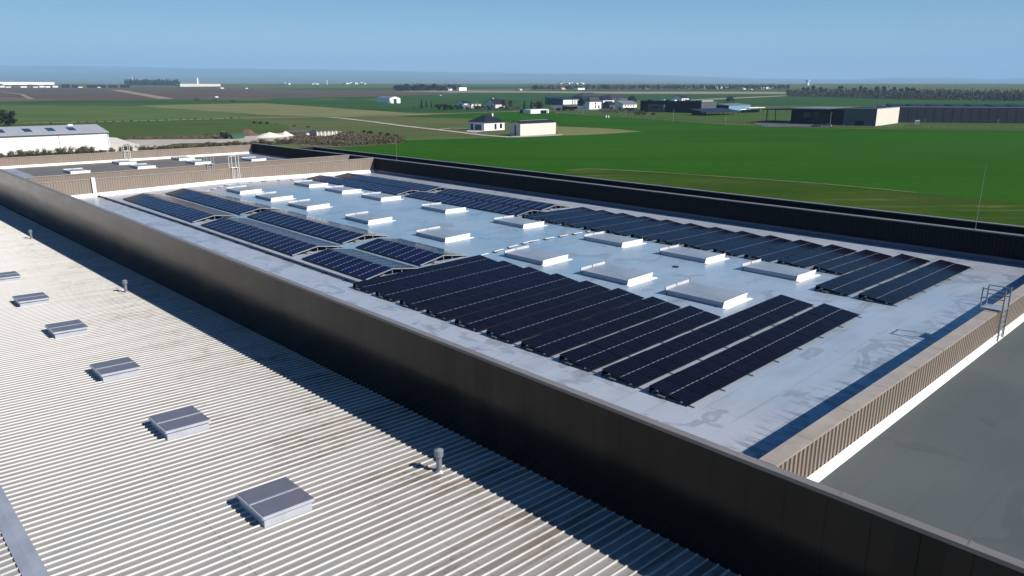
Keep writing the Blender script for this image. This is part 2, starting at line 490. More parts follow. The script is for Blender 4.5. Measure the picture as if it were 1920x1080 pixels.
def ribbed(x0, x1, y, z0, z1, face=-1, pitch=.30, depth=.055):
    """vertical trapezoid ribs on a wall whose face looks along face*Y"""
    n = int((x1 - x0) / pitch); pr = []
    for i in range(n):
        a = x0 + i * pitch
        pr += [(a, 0), (a + pitch * .34, 0), (a + pitch * .44, depth), (a + pitch * .90, depth)]
    pr.append((x1, 0))
    b = MB(); k = len(pr)
    for zz in (z0, z1): b.v += [Vector((u, y + face * w, zz)) for u, w in pr]
    for i in range(k - 1):
        q = (i, i + 1, k + i + 1, k + i)
        b.f.append(q if face < 0 else q[::-1]); b.m.append(0)
    return b


def end_wall(y0, y1, z0, z1, faces, label, copmat):
    b = MB().box(WX0 + .30, WX1, y0, y1, z0 - .1, z1 - .08)
    w = wpart('parapet', b, M_rib, label)
    for f in faces:
        ribbed(WX0 + .33, WX1 - .005, y0 - .003 if f < 0 else y1 + .003, z0, z1 - .085, f).build('ribbed_cladding', M_rib, w, origin=WO)
    b = MB().box(WX0 + .32, WX1 + .02, y0 - .09, y1 + .09, z1 - .08, z1)
    x = 22.
    while x < WX1:
        b.box(x, x + .1, y0 - .097, y1 + .097, z1 - .075, z1 + .006); x += 3.1
    b.build('coping', copmat, w, origin=WO)
    return w


wB = end_wall(9.2, 9.6, .3, TOP, (-1,), 'low ribbed parapet between the solar roof and the green grey roof', M_coping_lit)
wC = end_wall(103.3, 103.7, -.35, TOP, (-1,), 'taupe ribbed end wall behind the solar roof', M_coping_lit)
wS = end_wall(110.6, 111.0, -1.7, TOP, (-1,), 'second ribbed wall just behind the end wall', M_coping_lit)
wD = end_wall(148.2, 148.6, -.1, 1.7, (-1,), 'farthest ribbed wall behind the far roof', M_coping_lit)
# upstand flashings at the foot of the walls


def fillet(y, zf, d=.34, h=.24, x0=19.56, x1=66.6):
    b = MB(); n = 16
    for i in range(n):
        xa = x0 + (x1 - x0) * i / n; xb = x0 + (x1 - x0) * (i + 1) / n
        za, zb = zf(xa), zf(xb)
        b.hexa([(xa, y - d, za - .05), (xb, y - d, zb - .05), (xb, y - .062, zb - .05), (xa, y - .062, za - .05)],
               [(xa, y - d, za + .012), (xb, y - d, zb + .012), (xb, y - .062, zb + h), (xa, y - .062, za + h)])
    return b


wpart('flashing', fillet(103.3, roof_z, .62, .42), M_flash)
wpart('flashing', fillet(9.2, lambda x: .45, .30, .22), M_flash)
wpart('flashing', fillet(148.2, lambda x: -.02, .55, .35), M_flash)
# far long wall and the second parapet beyond it
b = MB().box(WX1, WX1 + .4, -60, 148.6, GZ, TOP - .085)
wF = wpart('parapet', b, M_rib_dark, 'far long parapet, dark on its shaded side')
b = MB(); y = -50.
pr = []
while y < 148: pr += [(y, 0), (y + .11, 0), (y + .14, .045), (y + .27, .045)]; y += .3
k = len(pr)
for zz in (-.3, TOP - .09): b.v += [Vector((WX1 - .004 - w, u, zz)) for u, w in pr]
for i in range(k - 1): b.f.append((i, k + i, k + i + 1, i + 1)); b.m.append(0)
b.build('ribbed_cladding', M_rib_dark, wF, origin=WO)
b = MB().box(WX1 - .08, WX1 + .48, -60, 148.65, TOP - .084, TOP + .005)
y = -58.
while y < 148: b.box(WX1 - .087, WX1 + .487, y, y + .1, TOP - .08, TOP + .012); y += 3.1
b.build('coping', M_coping, wF, origin=WO)
b = MB()
for ya, yb in ((9.7, 103.2), (111.1, 148.1)):
    b.box(WX1 - .22, WX1 - .055, ya, yb, -.5, .13)
wpart('flashing', b, M_flash_shade)
b = MB().box(71.3, 71.65, -60, 131, GZ, TOP - .08)
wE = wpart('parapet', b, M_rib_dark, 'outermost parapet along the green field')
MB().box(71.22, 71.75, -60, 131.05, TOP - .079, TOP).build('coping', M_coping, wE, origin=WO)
b = MB().box(WX1 + .4, 71.3, -60, 131, -1.6, -1.2); wpart('roof_gutter', b, M_far_roof)
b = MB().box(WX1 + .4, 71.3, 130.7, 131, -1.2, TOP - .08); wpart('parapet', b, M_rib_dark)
# white cable duct climbing the end wall
b = MB().prism([(102.99, -.1), (103.2, -.1), (103.2, TOP + .04), (103.7, TOP + .04), (103.7, TOP + .14), (102.99, TOP + .14)], 'x', 25.35, 25.75)
tag(b.build('cable_duct', M_flash, None), 'white cable duct climbing the ribbed end wall to its coping', 'cable duct')

# ------------------------------------------------------------------ CORRUGATED HALL (near left)
HX = 2.9


def corr_z(X, Y): return -2.42 + .03 * (19.25 - X if X > HX else 19.25 - HX + (X - HX)) - .0125 * (Y - 20)


hall = thing('corrugated_hall', 'low hall with pale corrugated roof in the left foreground', 'industrial hall', (HX, 0, GZ))
HO = (HX, 0, GZ)


def corr_object(x0, x1, ya, yb, parent):
    # sheets laid in 24 m lengths; material heights are read in local z, so keep each piece in its own tilted frame
    pr = []; y = 0.; pitch = .40; Ly = (yb - ya)
    while y < Ly: pr += [(y, 0), (y + .305, 0), (y + .330, .060), (y + .372, .060)]; y += pitch
    k = len(pr); b = MB(); Lx = abs(x1 - x0)
    for x in (0, Lx): b.v += [Vector((x, u, w)) for u, w in pr]
    for i in range(k - 1): b.f.append((i, k + i, k + i + 1, i + 1)); b.m.append(0)
    return b, Lx


b, Lx = corr_object(HX, 19.7, -14, 215, hall)
o = b.build('roof', M_corr, hall)
p0 = Vector((HX, -14, corr_z(HX + .001, -14))); ex = (Vector((19.7, -14, corr_z(19.7, -14))) - p0).normalized(); ey = (Vector((HX, 215, corr_z(HX + .001, 215))) - p0).normalized()
ez = ex.cross(ey).normalized()
o.matrix_basis = Matrix(((ex.x, ey.x, ez.x, p0.x - HO[0]), (ex.y, ey.y, ez.y, p0.y), (ex.z, ey.z, ez.z, p0.z - GZ), (0, 0, 0, 1)))
b, Lx = corr_object(-40, HX, -14, 215, hall)
o = b.build('roof', M_corr, hall)
p0 = Vector((-40, -14, corr_z(-40, -14))); ex = (Vector((HX, -14, corr_z(HX, -14))) - p0).normalized(); ey = (Vector((-40, 215, corr_z(-40, 215))) - p0).normalized(); ez = ex.cross(ey).normalized()
o.matrix_basis = Matrix(((ex.x, ey.x, ez.x, p0.x - HO[0]), (ex.y, ey.y, ez.y, p0.y), (ex.z, ey.z, ez.z, p0.z - GZ), (0, 0, 0, 1)))
b = MB()
for ya in range(-14, 214, 6):
    yb = ya + 5.985
    zc = [corr_z(HX + .001, t) for t in (ya, yb)]
    for xa, xb, da, db in ((HX - .30, HX, .055, .085), (HX, HX + .34, .085, .055)):
        b.hexa([(xa, ya, zc[0] + da - .03), (xb, ya, zc[0] + db - .03), (xb, yb, zc[1] + db - .03), (xa, yb, zc[1] + da - .03)],
               [(xa, ya, zc[0] + da), (xb, ya, zc[0] + db), (xb, yb, zc[1] + db), (xa, yb, zc[1] + da)])
b.build('ridge_cap', M_ridge, hall, origin=HO)
b = MB().box(-39.5, 19.0, -13.9, 214.5, GZ, -6.2)
b.build('wall', M_dgrey, hall, origin=HO)


# skylights on the corrugated roof
def corr_skylight():
    r = thing('roof_skylight', 'x', 'skylight')
    MB().box(-.93, .93, -1.05, 1.05, -.12, .40).build('curb', M_curb, r)
    for ya, yb in ((-1.11, -.045), (.045, 1.11)):
        MB().box(-.99, .99, ya, yb, .403, .455).build('cover', M_polyc, r)
    MB().box(-.995, .995, -.043, .043, .41, .475).build('centre_bar', M_alu, r)
    MB().box(-1.0, 1.0, -1.145, -1.113, .33, .445).build('frame', M_curb, r)
    MB().box(-1.025, -.992, -1.11, 1.11, .33, .445).build('frame', M_curb, r)
    return r


cs = corr_skylight()
cpos = [(23.95, 'nearest the camera'), (33.6, 'second nearest the camera'), (43.3, 'third from the near end'), (53.6, 'fourth from the near end'), (63.8, 'fifth from the near end'), (73.8, 'last seen at the left edge')]
for i, (y, wd) in enumerate(cpos):
    o = cs if i == 0 else copy_tree(cs)
    x = 10.45
    o.location = (x, y, corr_z(x, y) + .03); o.rotation_euler = (-.0125, .03, 0)
    tag(o, 'grey topped skylight on the corrugated roof, ' + wd, 'skylight', 'skylights along the corrugated roof')


def chimney(x, y, label):
    r = thing('roof_chimney', label, 'chimney', (x, y, corr_z(x, y)), group='flue pipes on the corrugated roof')
    MB().tube((0, 0, -.1), (0, 0, .80), .12, n=14).build('pipe', M_galv, r)
    MB().tube((0, 0, 0), (0, 0, .10), .22, .14, n=14).build('collar', M_galv, r)
    b = MB().tube((0, 0, .72), (0, 0, .98), .19, n=16).tube((0, 0, .98), (0, 0, 1.06), .21, .05, n=16)
    b.build('cowl', M_galv, r)
    return r


chimney(16.75, 22.1, 'grey flue pipe with cowl on the corrugated roof nearest the camera')
chimney(16.75, 62.8, 'grey flue pipe beside the shaded strip, middle of three on the corrugated roof')
chimney(16.65, 95.5, 'farthest flue pipe on the corrugated roof, near the left edge')


# ------------------------------------------------------------------ SKYLIGHTS on the white roof
def big_skylight():
    r = thing('smoke_vent_skylight', 'x', 'skylight')
    MB().box(-1.34, 1.34, -2.0, 2.0, -.1, .285).build('curb', M_curb, r)
    for ya, yb in ((-2.03, -.02), (.02, 2.03)):
        MB().prism([(-1.38, .288), (-1.38, .33), (0, .36), (1.38, .33), (1.38, .288)][::-1], 'y', ya, yb).build('cover', M_dome, r)
    for s, h in ((-1, .41), (1, .48)):                       # upright wind deflectors on both short ends
        b = MB(); y = s * 2.06; y2 = s * 2.14
        b.hexa([(-1.40, min(y, y + s * .03), .02), (1.40, min(y, y + s * .03), .02), (1.40, max(y, y + s * .03), .02), (-1.40, max(y, y + s * .03), .02)],
               [(-1.40, min(y2, y2 + s * .03), h), (1.40, min(y2, y2 + s * .03), h), (1.40, max(y2, y2 + s * .03), h), (-1.40, max(y2, y2 + s * .03), h)])
        b.build('wind_deflector', M_flash if s < 0 else M_deflect, r)
        for x in (-1.39, -.1, 1.39): MB().tube((x, s * 2.045, 0), (x, s * 2.125, h + .09), .022, n=6).build('deflector_post', M_galv, r)
    MB().box(-1.62, 1.62, -2.42, -2.14, -.1, .035).build('flashing', M_flash, r)
    return r


bs = big_skylight(); first = True
SYS = [24.6, 31.9, 39.9, 51.8, 63.7, 75.9, 84.6, 92.9]
for col, (x, side) in enumerate(((40.35, 'left skylight line'), (49.85, 'right skylight line'))):
    for i, y in enumerate(SYS):
        o = bs if first else copy_tree(bs); first = False
        o.location = (x + random.uniform(-.06, .06), y + random.uniform(-.06, .06), roof_z(x)); o.rotation_euler = (0, -.018 if x < 44 else .018, random.uniform(-.008, .008))
        tag(o, f'flat white skylight, {ORD[i]} from the near end of the {side}', 'skylight', 'skylights on the solar roof')
for i, (x, y, wd) in enumerate(((30.9, 133.2, 'farthest left'), (41.0, 134.0, 'in the front line, second from left'), (40.9, 143.4, 'in the back line, left'), (51.4, 144.3, 'in the back line, right'), (50.6, 134.6, 'in the front line, beside the roof ladder'), (60.3, 133.4, 'farthest right'))):
    o = copy_tree(bs); o.location = (x, y, -.012); o.rotation_euler = (0, 0, 0)
    tag(o, 'pale skylight on the slate grey far roof, ' + wd, 'skylight', 'skylights on the far roof')


# ------------------------------------------------------------------ SOLAR ARRAYS
MW, ML = 1.134, 2.278


def panel_mesh(name, m):
    me = bpy.data.meshes.new(name)
    t = .035
    v = [(0, 0, 0), (MW, 0, 0), (MW, ML, 0), (0, ML, 0), (0, 0, -t), (MW, 0, -t), (MW, ML, -t), (0, ML, -t)]
    f = [(0, 1, 2, 3), (7, 6, 5, 4), (4, 5, 1, 0), (5, 6, 2, 1), (6, 7, 3, 2), (7, 4, 0, 3)]
    me.from_pydata(v, [], f)
    me.materials.append(m); me.materials.append(M_black)
    me.polygons.foreach_set('material_index', [0, 1, 1, 1, 1, 1])
    uv = me.uv_layers.new(name='UVMap')
    for pl in me.polygons:
        for li in pl.loop_indices:
            c = v[me.loops[li].vertex_index]; uv.data[li].uv = (c[0], c[1])
    me.update()
    return me


PM_row = panel_mesh('panel_black', M_cell); PM_tent = panel_mesh('panel_blue', M_cell2)
TILT = R(6); TTILT = R(9.5); MD = .945


def panel_row(x0, yf, n, pitch, slope, label, group):
    r = thing('solar_panel_row', label, 'solar panels', (x0, yf, roof_z(x0)), group=group)
    r.rotation_euler = (0, slope, 0)
    for i in range(n):
        p = link('solar_panel', PM_row, r)
        p.location = (i * pitch + random.uniform(-.004, .004), random.uniform(-.012, .012), .15 + random.uniform(-.004, .004)); p.rotation_euler = (TILT + random.uniform(-.003, .003), random.uniform(-.002, .002), 0)
        p.scale = ((pitch - .016) / MW, MD, 1)
    W = n * pitch; zt = lambda d: .15 - .04 + d * math.tan(TILT)
    for yy in (.42, 1.68): MB().box(-.05, W + .05, yy - .025, yy + .025, zt(yy) - .055, zt(yy) - .004).build('mounting_rail', M_alu, r)
    k = max(2, int(W / 2.3)); xs = [.10 + (W - .2) * i / k for i in range(k + 1)]
    b = MB().box(-.025, .025, .40, .44, .05, zt(.42) - .056).box(-.025, .025, 1.66, 1.70, .05, zt(1.68) - .056).box(-.024, .024, -.18, 2.3, .008, .0505)
    fm = b.mesh('support_frame', M_galv); bm = MB().box(-.2, .2, 1.25, 1.64, .052, .13).mesh('ballast', M_ballast)
    for x in xs:
        link('support_frame', fm, r).location.x = x; link('ballast', bm, r).location.x = x
    MB().box(-.02, W + .02, 2.11, 2.125, .03, .30).build('wind_plate', M_black, r)
    return r


for k in range(10):
    long = k < 2
    yf = 15.95 + 2.743 * k
    panel_row(25.55, yf, 15 if long else 10, 1.16 if long else 1.148, -.018,
              f'black panel row, {ORD[k]} from the near end of the left bank' + (', extra long' if long else ''), 'tilted panel rows of the left bank')
for k in range(14):
    long = k < 2
    yf = 15.45 + 2.80 * k
    panel_row(46.75 if long else 52.45, yf, 13 if long else 8, 1.172 if long else 1.185, .018 if not long else .013,
              f'dark blue panel row, {ORD[k]} from the near end of the right bank' + (', extra long' if long else ''), 'tilted panel rows of the right bank')


def tent(x0, y0, n, pitch, label, group, slope):
    r = thing('solar_panel_tent', label, 'solar panels', (x0, y0, roof_z(x0)), group=group); r.rotation_euler = (0, slope, 0)
    cx = ML * math.cos(TTILT); zlow = .14; zr = zlow + ML * math.sin(TTILT); tz = math.tan(TTILT)
    for i in range(n):
        y = (i + 1) * pitch - .5 * (pitch - MW)
        p = link('solar_panel', PM_tent, r); p.matrix_basis = Matrix.Translation((0, y, zlow + random.uniform(-.004, .004))) @ Matrix.Rotation(-TTILT + random.uniform(-.006, .006), 4, 'Y') @ Matrix.Rotation(random.uniform(-.004, .004), 4, 'X') @ Matrix.Rotation(-math.pi / 2, 4, 'Z')
        p = link('solar_panel', PM_tent, r); p.matrix_basis = Matrix.Translation((2 * cx + .04, y - MW, zlow + random.uniform(-.004, .004))) @ Matrix.Rotation(TTILT + random.uniform(-.006, .006), 4, 'Y') @ Matrix.Rotation(random.uniform(-.004, .004), 4, 'X') @ Matrix.Rotation(math.pi / 2, 4, 'Z')
    Ly = n * pitch
    for y in (-.03, Ly + .03):                                # bright rails closing each end
        MB().prism([(-.04, zlow - .065), (cx + .02, zr - .065), (2 * cx + .08, zlow - .065), (2 * cx + .08, zlow - .004), (cx + .02, zr - .004), (-.04, zlow - .004)][::-1], 'y', y - .03, y + .03).build('end_rail', M_alu, r)
    fb = MB().box(.2, 2 * cx - .2, -.03, .03, .003, .04)
    for x in (.25, 1.45, cx + .02, 2 * cx - 1.4, 2 * cx - .2):
        z = zlow - .07 + (x if x < cx else 2 * cx + .04 - x) * tz
        fb.box(x - .025, x + .025, -.025, .025, .0395, max(.06, z))
    fm = fb.mesh('support_frame', M_galv); bm = MB().box(1.2, 1.75, -.2, .2, .042, .12).mesh('ballast', M_ballast)
    for i in range(0, n + 1, 3):
        y = min(Ly - .05, max(.05, i * pitch)); link('support_frame', fm, r).location.y = y; link('ballast', bm, r).location.y = y
    for x in (.0, 2 * cx + .01): MB().box(x, x + .03, 0, Ly, .01, zlow - .04).build('edge_strip', M_black, r)  # black strips under the low panel edges
    return r


T = [(27.15, [(75.5, 19, 1.165), (54.5, 16, 1.18), (43.7, 8, 1.15)], 'nearest the bronze wall', -.018),
     (32.35, [(76.1, 19, 1.165), (55.5, 16, 1.18), (44.3, 8, 1.13)], 'second from the bronze wall', -.018),
     (52.9, [(76.9, 20, 1.15), (55.2, 17, 1.18)], 'beside the right skylights', .018),
     (57.75, [(77.2, 20, 1.15), (56.3, 16, 1.19)], 'nearest the far parapet', .018)]
for x0, secs, wd, sl in T:
    for j, (y0, n, pt) in enumerate(secs):
        nm = ['far end section', 'middle section', 'short near section'][j] if len(secs) == 3 else ['far end section', 'near section'][j]
        tent(x0, y0, n, pt, f'blue panel tent, {nm} of the line {wd}', 'tent shaped panel blocks', sl)


# cable trays on pads
def cable_tray(pts, label, dark):
    r = thing('cable_tray', label, 'cable tray', pts[0], group='cable trays on the solar roof')
    o = Vector(pts[0])
    for a, d in zip(pts, pts[1:]):
        a, d = Vector(a), Vector(d); L = (d - a).length; u = (d - a) / L; n = Vector((-u.y, u.x, 0)); t = 0.
        while t < L:
            e = min(t + (2.9 if dark else 1.15), L); p, q = a + u * t, a + u * e; w = .11 if dark else .07
            c4 = (p - n * w, q - n * w, q + n * w, p + n * w)
            MB().hexa([x + Vector((0, 0, .08)) for x in c4], [x + Vector((0, 0, .15 if dark else .11)) for x in c4]).build('tray', M_dgrey if dark else M_flash, r, origin=o)
            m = p + u * .1; c4 = (m - n * .2 - u * .14, m + u * .14 - n * .2, m + u * .14 + n * .2, m - u * .14 + n * .2)
            MB().hexa(c4, [x + Vector((0, 0, .078)) for x in c4]).build('support_block', M_black if dark else M_mgrey, r, origin=o)
            t += 3.0 if dark else 1.9


zr_ = lambda x: roof_z(x) + .002
cable_tray([(25.85, 102.9, zr_(25.85)), (26.25, 75, zr_(26.25)), (26.3, 43.2, zr_(26.3))], 'dark cable tray running beside the panel tents along the near parapet', True)
cable_tray([(37.4, 43.4, zr_(37.4)), (44, 44.3, zr_(44)), (52, 44.4, zr_(52))], 'white cable run on blocks crossing the roof between the two panel banks', False)
cable_tray([(36.6, 96.2, zr_(36.6)), (41, 100.2, zr_(41)), (47, 101.1, zr_(47)), (54, 99.9, zr_(54))], 'white cable run curving before the ribbed end wall', False)

# low grey drain bump on the roof
b = MB().tube((45.6, 30.5, zr_(45.6)), (45.6, 30.5, zr_(45.6) + .06), .24, n=12)
tag(b.build('roof_drain', M_black), 'small dark drain cover on the roof between the two skylight lines', 'drain')


# ------------------------------------------------------------------ LADDERS AND GUARDS
def step_over(x, y0, y1, zlow, label, top=TOP, tall=1.15, m=None):
    """guard rail straddling a wall with a ladder on its near side"""
    r = thing('roof_ladder', label, 'ladder', (x, y0, zlow), group='ladders crossing the parapet walls')
    w = 1.0; t = top - zlow
    for xx in (0, w):
        for yy in (-.28, (y1 - y0) + .32): MB().tube((xx, yy, t - .1 if yy > 0 else .02), (xx, yy, t + tall), .036, n=8).build('guard_post', (m or M_galv), r)
    for xx in (0, w):
        for z in (t + tall - .06, t + tall * .55): MB().tube((xx, -.28, z), (xx, (y1 - y0) + .32, z), .028, n=8).build('guard_rail', (m or M_galv), r)
    MB().tube((0, (y1 - y0) + .32, t + tall - .06), (w, (y1 - y0) + .32, t + tall - .06), .028, n=8).build('guard_rail', (m or M_galv), r)
    MB().box(.04, w - .04, -.30, (y1 - y0) + .3, t + .06, t + .10).build('platform', (m or M_alu), r)
    b = MB(); z = .25
    while z < t: b.tube((.22, -.26, z), (w - .22, -.26, z), .018, n=6); z += .28
    b.tube((.22, -.26, .02), (.22, -.26, t + .06), .026, n=8).tube((w - .22, -.26, .02), (w - .22, -.26, t + .06), .026, n=8)
    b.build('rungs', (m or M_alu), r)


step_over(42.55, 9.2, 9.6, .45, 'galvanised step-over guard and ladder on the low parapet at the right edge')
step_over(43.3, 103.3, 103.7, .1, 'bright ladder with tall guard posts on the end wall of the solar roof', tall=1.7, m=M_flash)
step_over(42.7, 110.6, 111.0, -1.6, 'ladder with guard posts on the second ribbed wall, left of the bright one', tall=1.7, m=M_curb)
step_over(42.4, 148.2, 148.6, 0., 'short ladder with platform on the farthest ribbed wall, by the white hall', top=1.7, tall=1.0, m=M_flash)
# antennas
for y, wd in ((16.9, 'nearer the right edge'), (97.2, 'farther off, by the end wall corner')):
    r = thing('lightning_rod', 'slender lightning rod standing on the far parapet, ' + wd, 'lightning rod', (WX1 + .2, y, TOP), group='lightning rods on the far parapet')
    MB().tube((0, 0, .005), (0, 0, 3.6), .016, .012, n=8).tube((0, 0, 3.6), (0, 0, 5.2), .008, .005, n=8).build('rod', M_alu, r)
    MB().box(-.12, .12, -.12, .12, .006, .05).build('base_plate', M_galv, r)

# ------------------------------------------------------------------ TERRAIN
rows = [-150, -40, 30, 120, 250, 450, 700] + [900 + 10 * i for i in range(61)] + [1600 + 200 * i for i in range(15)] + [4480]
b = MB(); nc = 24; half = 4600.
for d in rows:
    for j in range(nc + 1):
        p = FWD * d + RGT * (-half + 2 * half * j / nc); b.v.append(Vector((p.x, p.y, GZ + rise(d))))
for i in range(len(rows) - 1):
    for j in range(nc):
        a = i * (nc + 1) + j; b.f.append((a, a + 1, a + nc + 2, a + nc + 1)); b.m.append(0)
M_grass = mat_field('rough_grass', (.072, .105, .034), (.105, .122, .048), (.14, .125, .065), .012)
tag(b.build('ground', M_grass), kind='structure')
M_crop = mat_field('green_crop', (.0200, .084, .0045), (.026, .098, .006), (.034, .080, .008), .010, rows=(.9, 44, .25))
M_crop2 = mat_field('far_crop', (.028, .078, .020), (.040, .092, .026), (.036, .066, .026), .006)
M_olive = mat_field('olive_meadow', (.155, .168, .070), (.20, .195, .095), (.115, .14, .055), .018)
M_verge = mat_field('dry_verge', (.026, .062, .0045), (.040, .078, .008), (.050, .062, .014), .05, dry=(.10, .12, .04))
M_plough = mat_field('ploughed_earth', (0.0930, 0.0720, 0.0552), (0.1200, 0.0930, 0.0720), (0.0720, 0.0570, 0.0480), .006)
M_plough2 = mat_field('brown_field', (0.1320, 0.0930, 0.0660), (0.1560, 0.1140, 0.0840), (0.1020, 0.0750, 0.0600), .006)
M_mid = mat_field('meadow_green', (.068, .118, .032), (.098, .138, .046), (.14, .145, .06), .012)
M_mid2 = mat_field('short_grass', (.050, .095, .022), (.066, .105, .028), (.085, .10, .036), .02)
M_dryrim = mat_field('dry_grass_rim', (.10, .12, .055), (.17, .17, .09), (.05, .075, .02), .08)
M_stubble = mat_field('pale_stubble', (0.2520, 0.2100, 0.1560), (0.2880, 0.2400, 0.1800), (0.1920, 0.1680, 0.1200), .01)
M_dirt = mat_field('bare_dirt', (0.1320, 0.1050, 0.0780), (0.2040, 0.1680, 0.1260), (0.0780, 0.0600, 0.0420), .03)


def field(name, px, m, level, wob=1.5):
    ys = [p[1] for p in px]; y0, y1 = min(ys), max(ys); y = y0 + 1e-3; prev = None; b = MB(); lines = []
    while y < y1:
        xs = []
        for (xa, ya), (xb, yb) in zip(px, px[1:] + px[:1]):
            if (ya <= y) != (yb <= y): xs.append(xa + (xb - xa) * (y - ya) / (yb - ya))
        if len(xs) >= 2:
            w = wob * (.35 if y < 200 else 1)
            lines.append((min(xs) + w * 2 * noise.noise((y * .35, level, 1.3)), max(xs) + w * 2 * noise.noise((y * .35, level, 7.7)), y))
        y += .3 if y < 185 else .6 if y < 215 else 1.2
    for xa, xb, y in lines:
        for x in (xa, xb):
            p = G(x, y); d = p.x * sy + p.y * cy_; p.z += level * (.03 + d * 2e-5); b.v.append(p)
    for i in range(len(lines) - 1): b.f.append((2 * i, 2 * i + 1, 2 * i + 3, 2 * i + 2)[::-1]); b.m.append(0)
    return tag(b.build(name, m), kind='structure')


def track(name, px, m, level, wpx=None, width=4.):
    """a strip of even width (metres) along picked ground points"""
    P = [G(x, y) for x, y in px]; Q = []
    for a, c in zip(P, P[1:]):
        n = max(2, int((c - a).length / 12))
        Q += [a.lerp(c, i / n) for i in range(n)]
    Q.append(P[-1]); b = MB()
    for i, p in enumerate(Q):
        t = (Q[min(i + 1, len(Q) - 1)] - Q[max(i - 1, 0)]).normalized(); n = Vector((-t.y, t.x, 0)); w = width * .5 * (1 + .35 * noise.noise(p * .05))
        for s in (-1, 1):
            q = p + n * w * s; d = q.x * sy + q.y * cy_; q.z = ground_z(q.x, q.y) + level * (.03 + d * 2e-5); b.v.append(q)
    for i in range(len(Q) - 1): b.f.append((2 * i, 2 * i + 2, 2 * i + 3, 2 * i + 1)[::-1]); b.m.append(0)
    return tag(b.build(name, m), kind='structure')


field('field', [(-80, 193), (120, 189), (430, 187), (520, 191), (470, 200), (200, 198), (-80, 197)], M_crop2, 1)
field('field', [(-80, 195), (250, 194.5), (440, 197), (470, 221), (40, 233), (-80, 236)], M_mid, 1)
field('field', [(250, 198.5), (360, 195.5), (520, 193), (620, 202), (760, 212), (830, 214), (600, 219), (520, 217), (420, 210)], M_olive, 2, 5)
field('field', [(-80, 237), (40, 233.5), (450, 223), (540, 236), (545, 247), (440, 250), (330, 262), (230, 262), (-80, 270)], M_mid2, 2)
field('field', [(-80, 163.6), (420, 163.6), (560, 169.0), (700, 170), (830, 170.6), (850, 176), (700, 180.5), (520, 184), (430, 187), (100, 188.6), (-80, 192)], M_plough, 2)
field('field', [(-80, 181), (60, 184), (110, 188), (-80, 191.8)], M_plough2, 3)
field('field', [(205, 168.3), (228, 168.6), (330, 185.6), (300, 185.8)], M_stubble, 3, .5)
field('field', [(440, 166.5), (700, 165), (850, 162), (1000, 161), (1000, 166), (740, 169.4), (560, 168.8)], M_crop2, 1)
field('field', [(700, 181), (860, 176.4), (1000, 178), (1100, 179), (1040, 206), (880, 212.5), (760, 210.5), (610, 201), (450, 190.5), (520, 184.5)], M_crop2, 3)
field('field', [(740, 171), (860, 169.6), (1000, 170.6), (1200, 173), (1440, 172), (1475, 173), (1475, 176.5), (1180, 176.2), (1000, 174), (860, 174)], M_stubble, 4, .5)
field('field', [(860, 169.5), (1475, 168), (1475, 171.6), (1200, 172.5), (1000, 170.3)], M_crop2, 3)
field('field', [(860, 174.4), (1000, 174.4), (1200, 177), (1475, 177), (2000, 190), (2000, 199), (1300, 199), (1180, 186), (1000, 181), (850, 178)], M_crop2, 4)
field('field', [(1290, 187), (1480, 178.5), (1480, 180.2), (1300, 189)], M_stubble, 5, .3)
field('field', [(735, 219), (845, 214), (960, 210), (1000, 214), (1040, 209), (1048, 232), (950, 229), (890, 222)], M_crop, 2)
field('field', [(480, 318), (600, 277), (690, 272), (755, 263.5), (845, 261), (960, 257), (1045, 255.5), (1120, 253), (1205, 247), (1130, 240), (1045, 237), (1045, 212),
                (1180, 220), (1320, 231), (1480, 239.5), (1700, 243), (2000, 246), (2000, 470), (1300, 460), (700, 360)], M_crop, 2)
field('field', [(1040, 237.5), (1130, 240.5), (1205, 247), (1120, 252.5), (1045, 255)], M_olive, 3)
field('verge', [(1058, 323), (1105, 317.5), (1330, 331), (1560, 348), (1740, 365), (2000, 390), (2000, 520), (1300, 430), (1000, 360)], M_verge, 4, 3)
track('path', [(1062, 321), (1105, 317.8), (1200, 322.5), (1330, 331), (1440, 338.5), (1545, 346.5), (1650, 356), (1720, 363)], M_dryrim, 6, width=1.5)
field('field', [(1045, 204), (1205, 209), (1320, 205), (1440, 205), (1440, 233), (1320, 229), (1180, 218), (1045, 210)], M_mid2, 4)
field('field', [(1440, 205), (2000, 205), (2000, 244), (1700, 241), (1480, 238), (1440, 234)], M_mid2, 4)
field('yard', [(205, 268), (240, 262.5), (345, 264.5), (420, 262), (460, 256), (545, 248), (640, 247), (640, 257), (545, 262), (520, 267), (330, 270), (262, 285), (205, 300)], M_gravel, 5, 3)
field('yard', [(200, 258), (218, 259), (242, 267), (262, 272), (262, 300), (200, 310)], M_concrete, 6, .5)
field('yard', [(228, 257.5), (262, 256), (350, 257), (420, 252), (460, 249), (460, 254), (350, 262), (240, 262)], M_dirt, 4, 2)
field('yard', [(545, 249), (640, 252), (755, 257), (755, 269), (640, 277), (560, 275)], M_dirt, 3, 3)
field('yard', [(872, 247), (880, 243.5), (902, 244), (912, 247), (890, 250)], M_gravel, 6, .6)
field('yard', [(952, 256.5), (1047, 253.2), (1056, 252.4), (1052, 255), (958, 259)], M_gravel, 6, .3)
field('driveway', [(1405, 231), (1470, 229), (1560, 236), (1556, 239.6), (1435, 238.6)], M_asphalt, 6, .5)
field('yard', [(1030, 198), (1110, 200), (1150, 206), (1110, 208), (1040, 206)], M_asphalt, 5, .5)
track('path', [(45, 231.5), (250, 227.5), (450, 222), (590, 220.2), (615, 220)], M_gravel, 5, width=4)
track('path', [(612, 220), (640, 222), (700, 229), (755, 236.5), (845, 246.5), (905, 254), (960, 258)], M_gravel, 5, width=4.5)
track('path', [(612, 220.4), (750, 216.6), (850, 213), (960, 209), (985, 207.5)], M_gravel, 5, width=3)
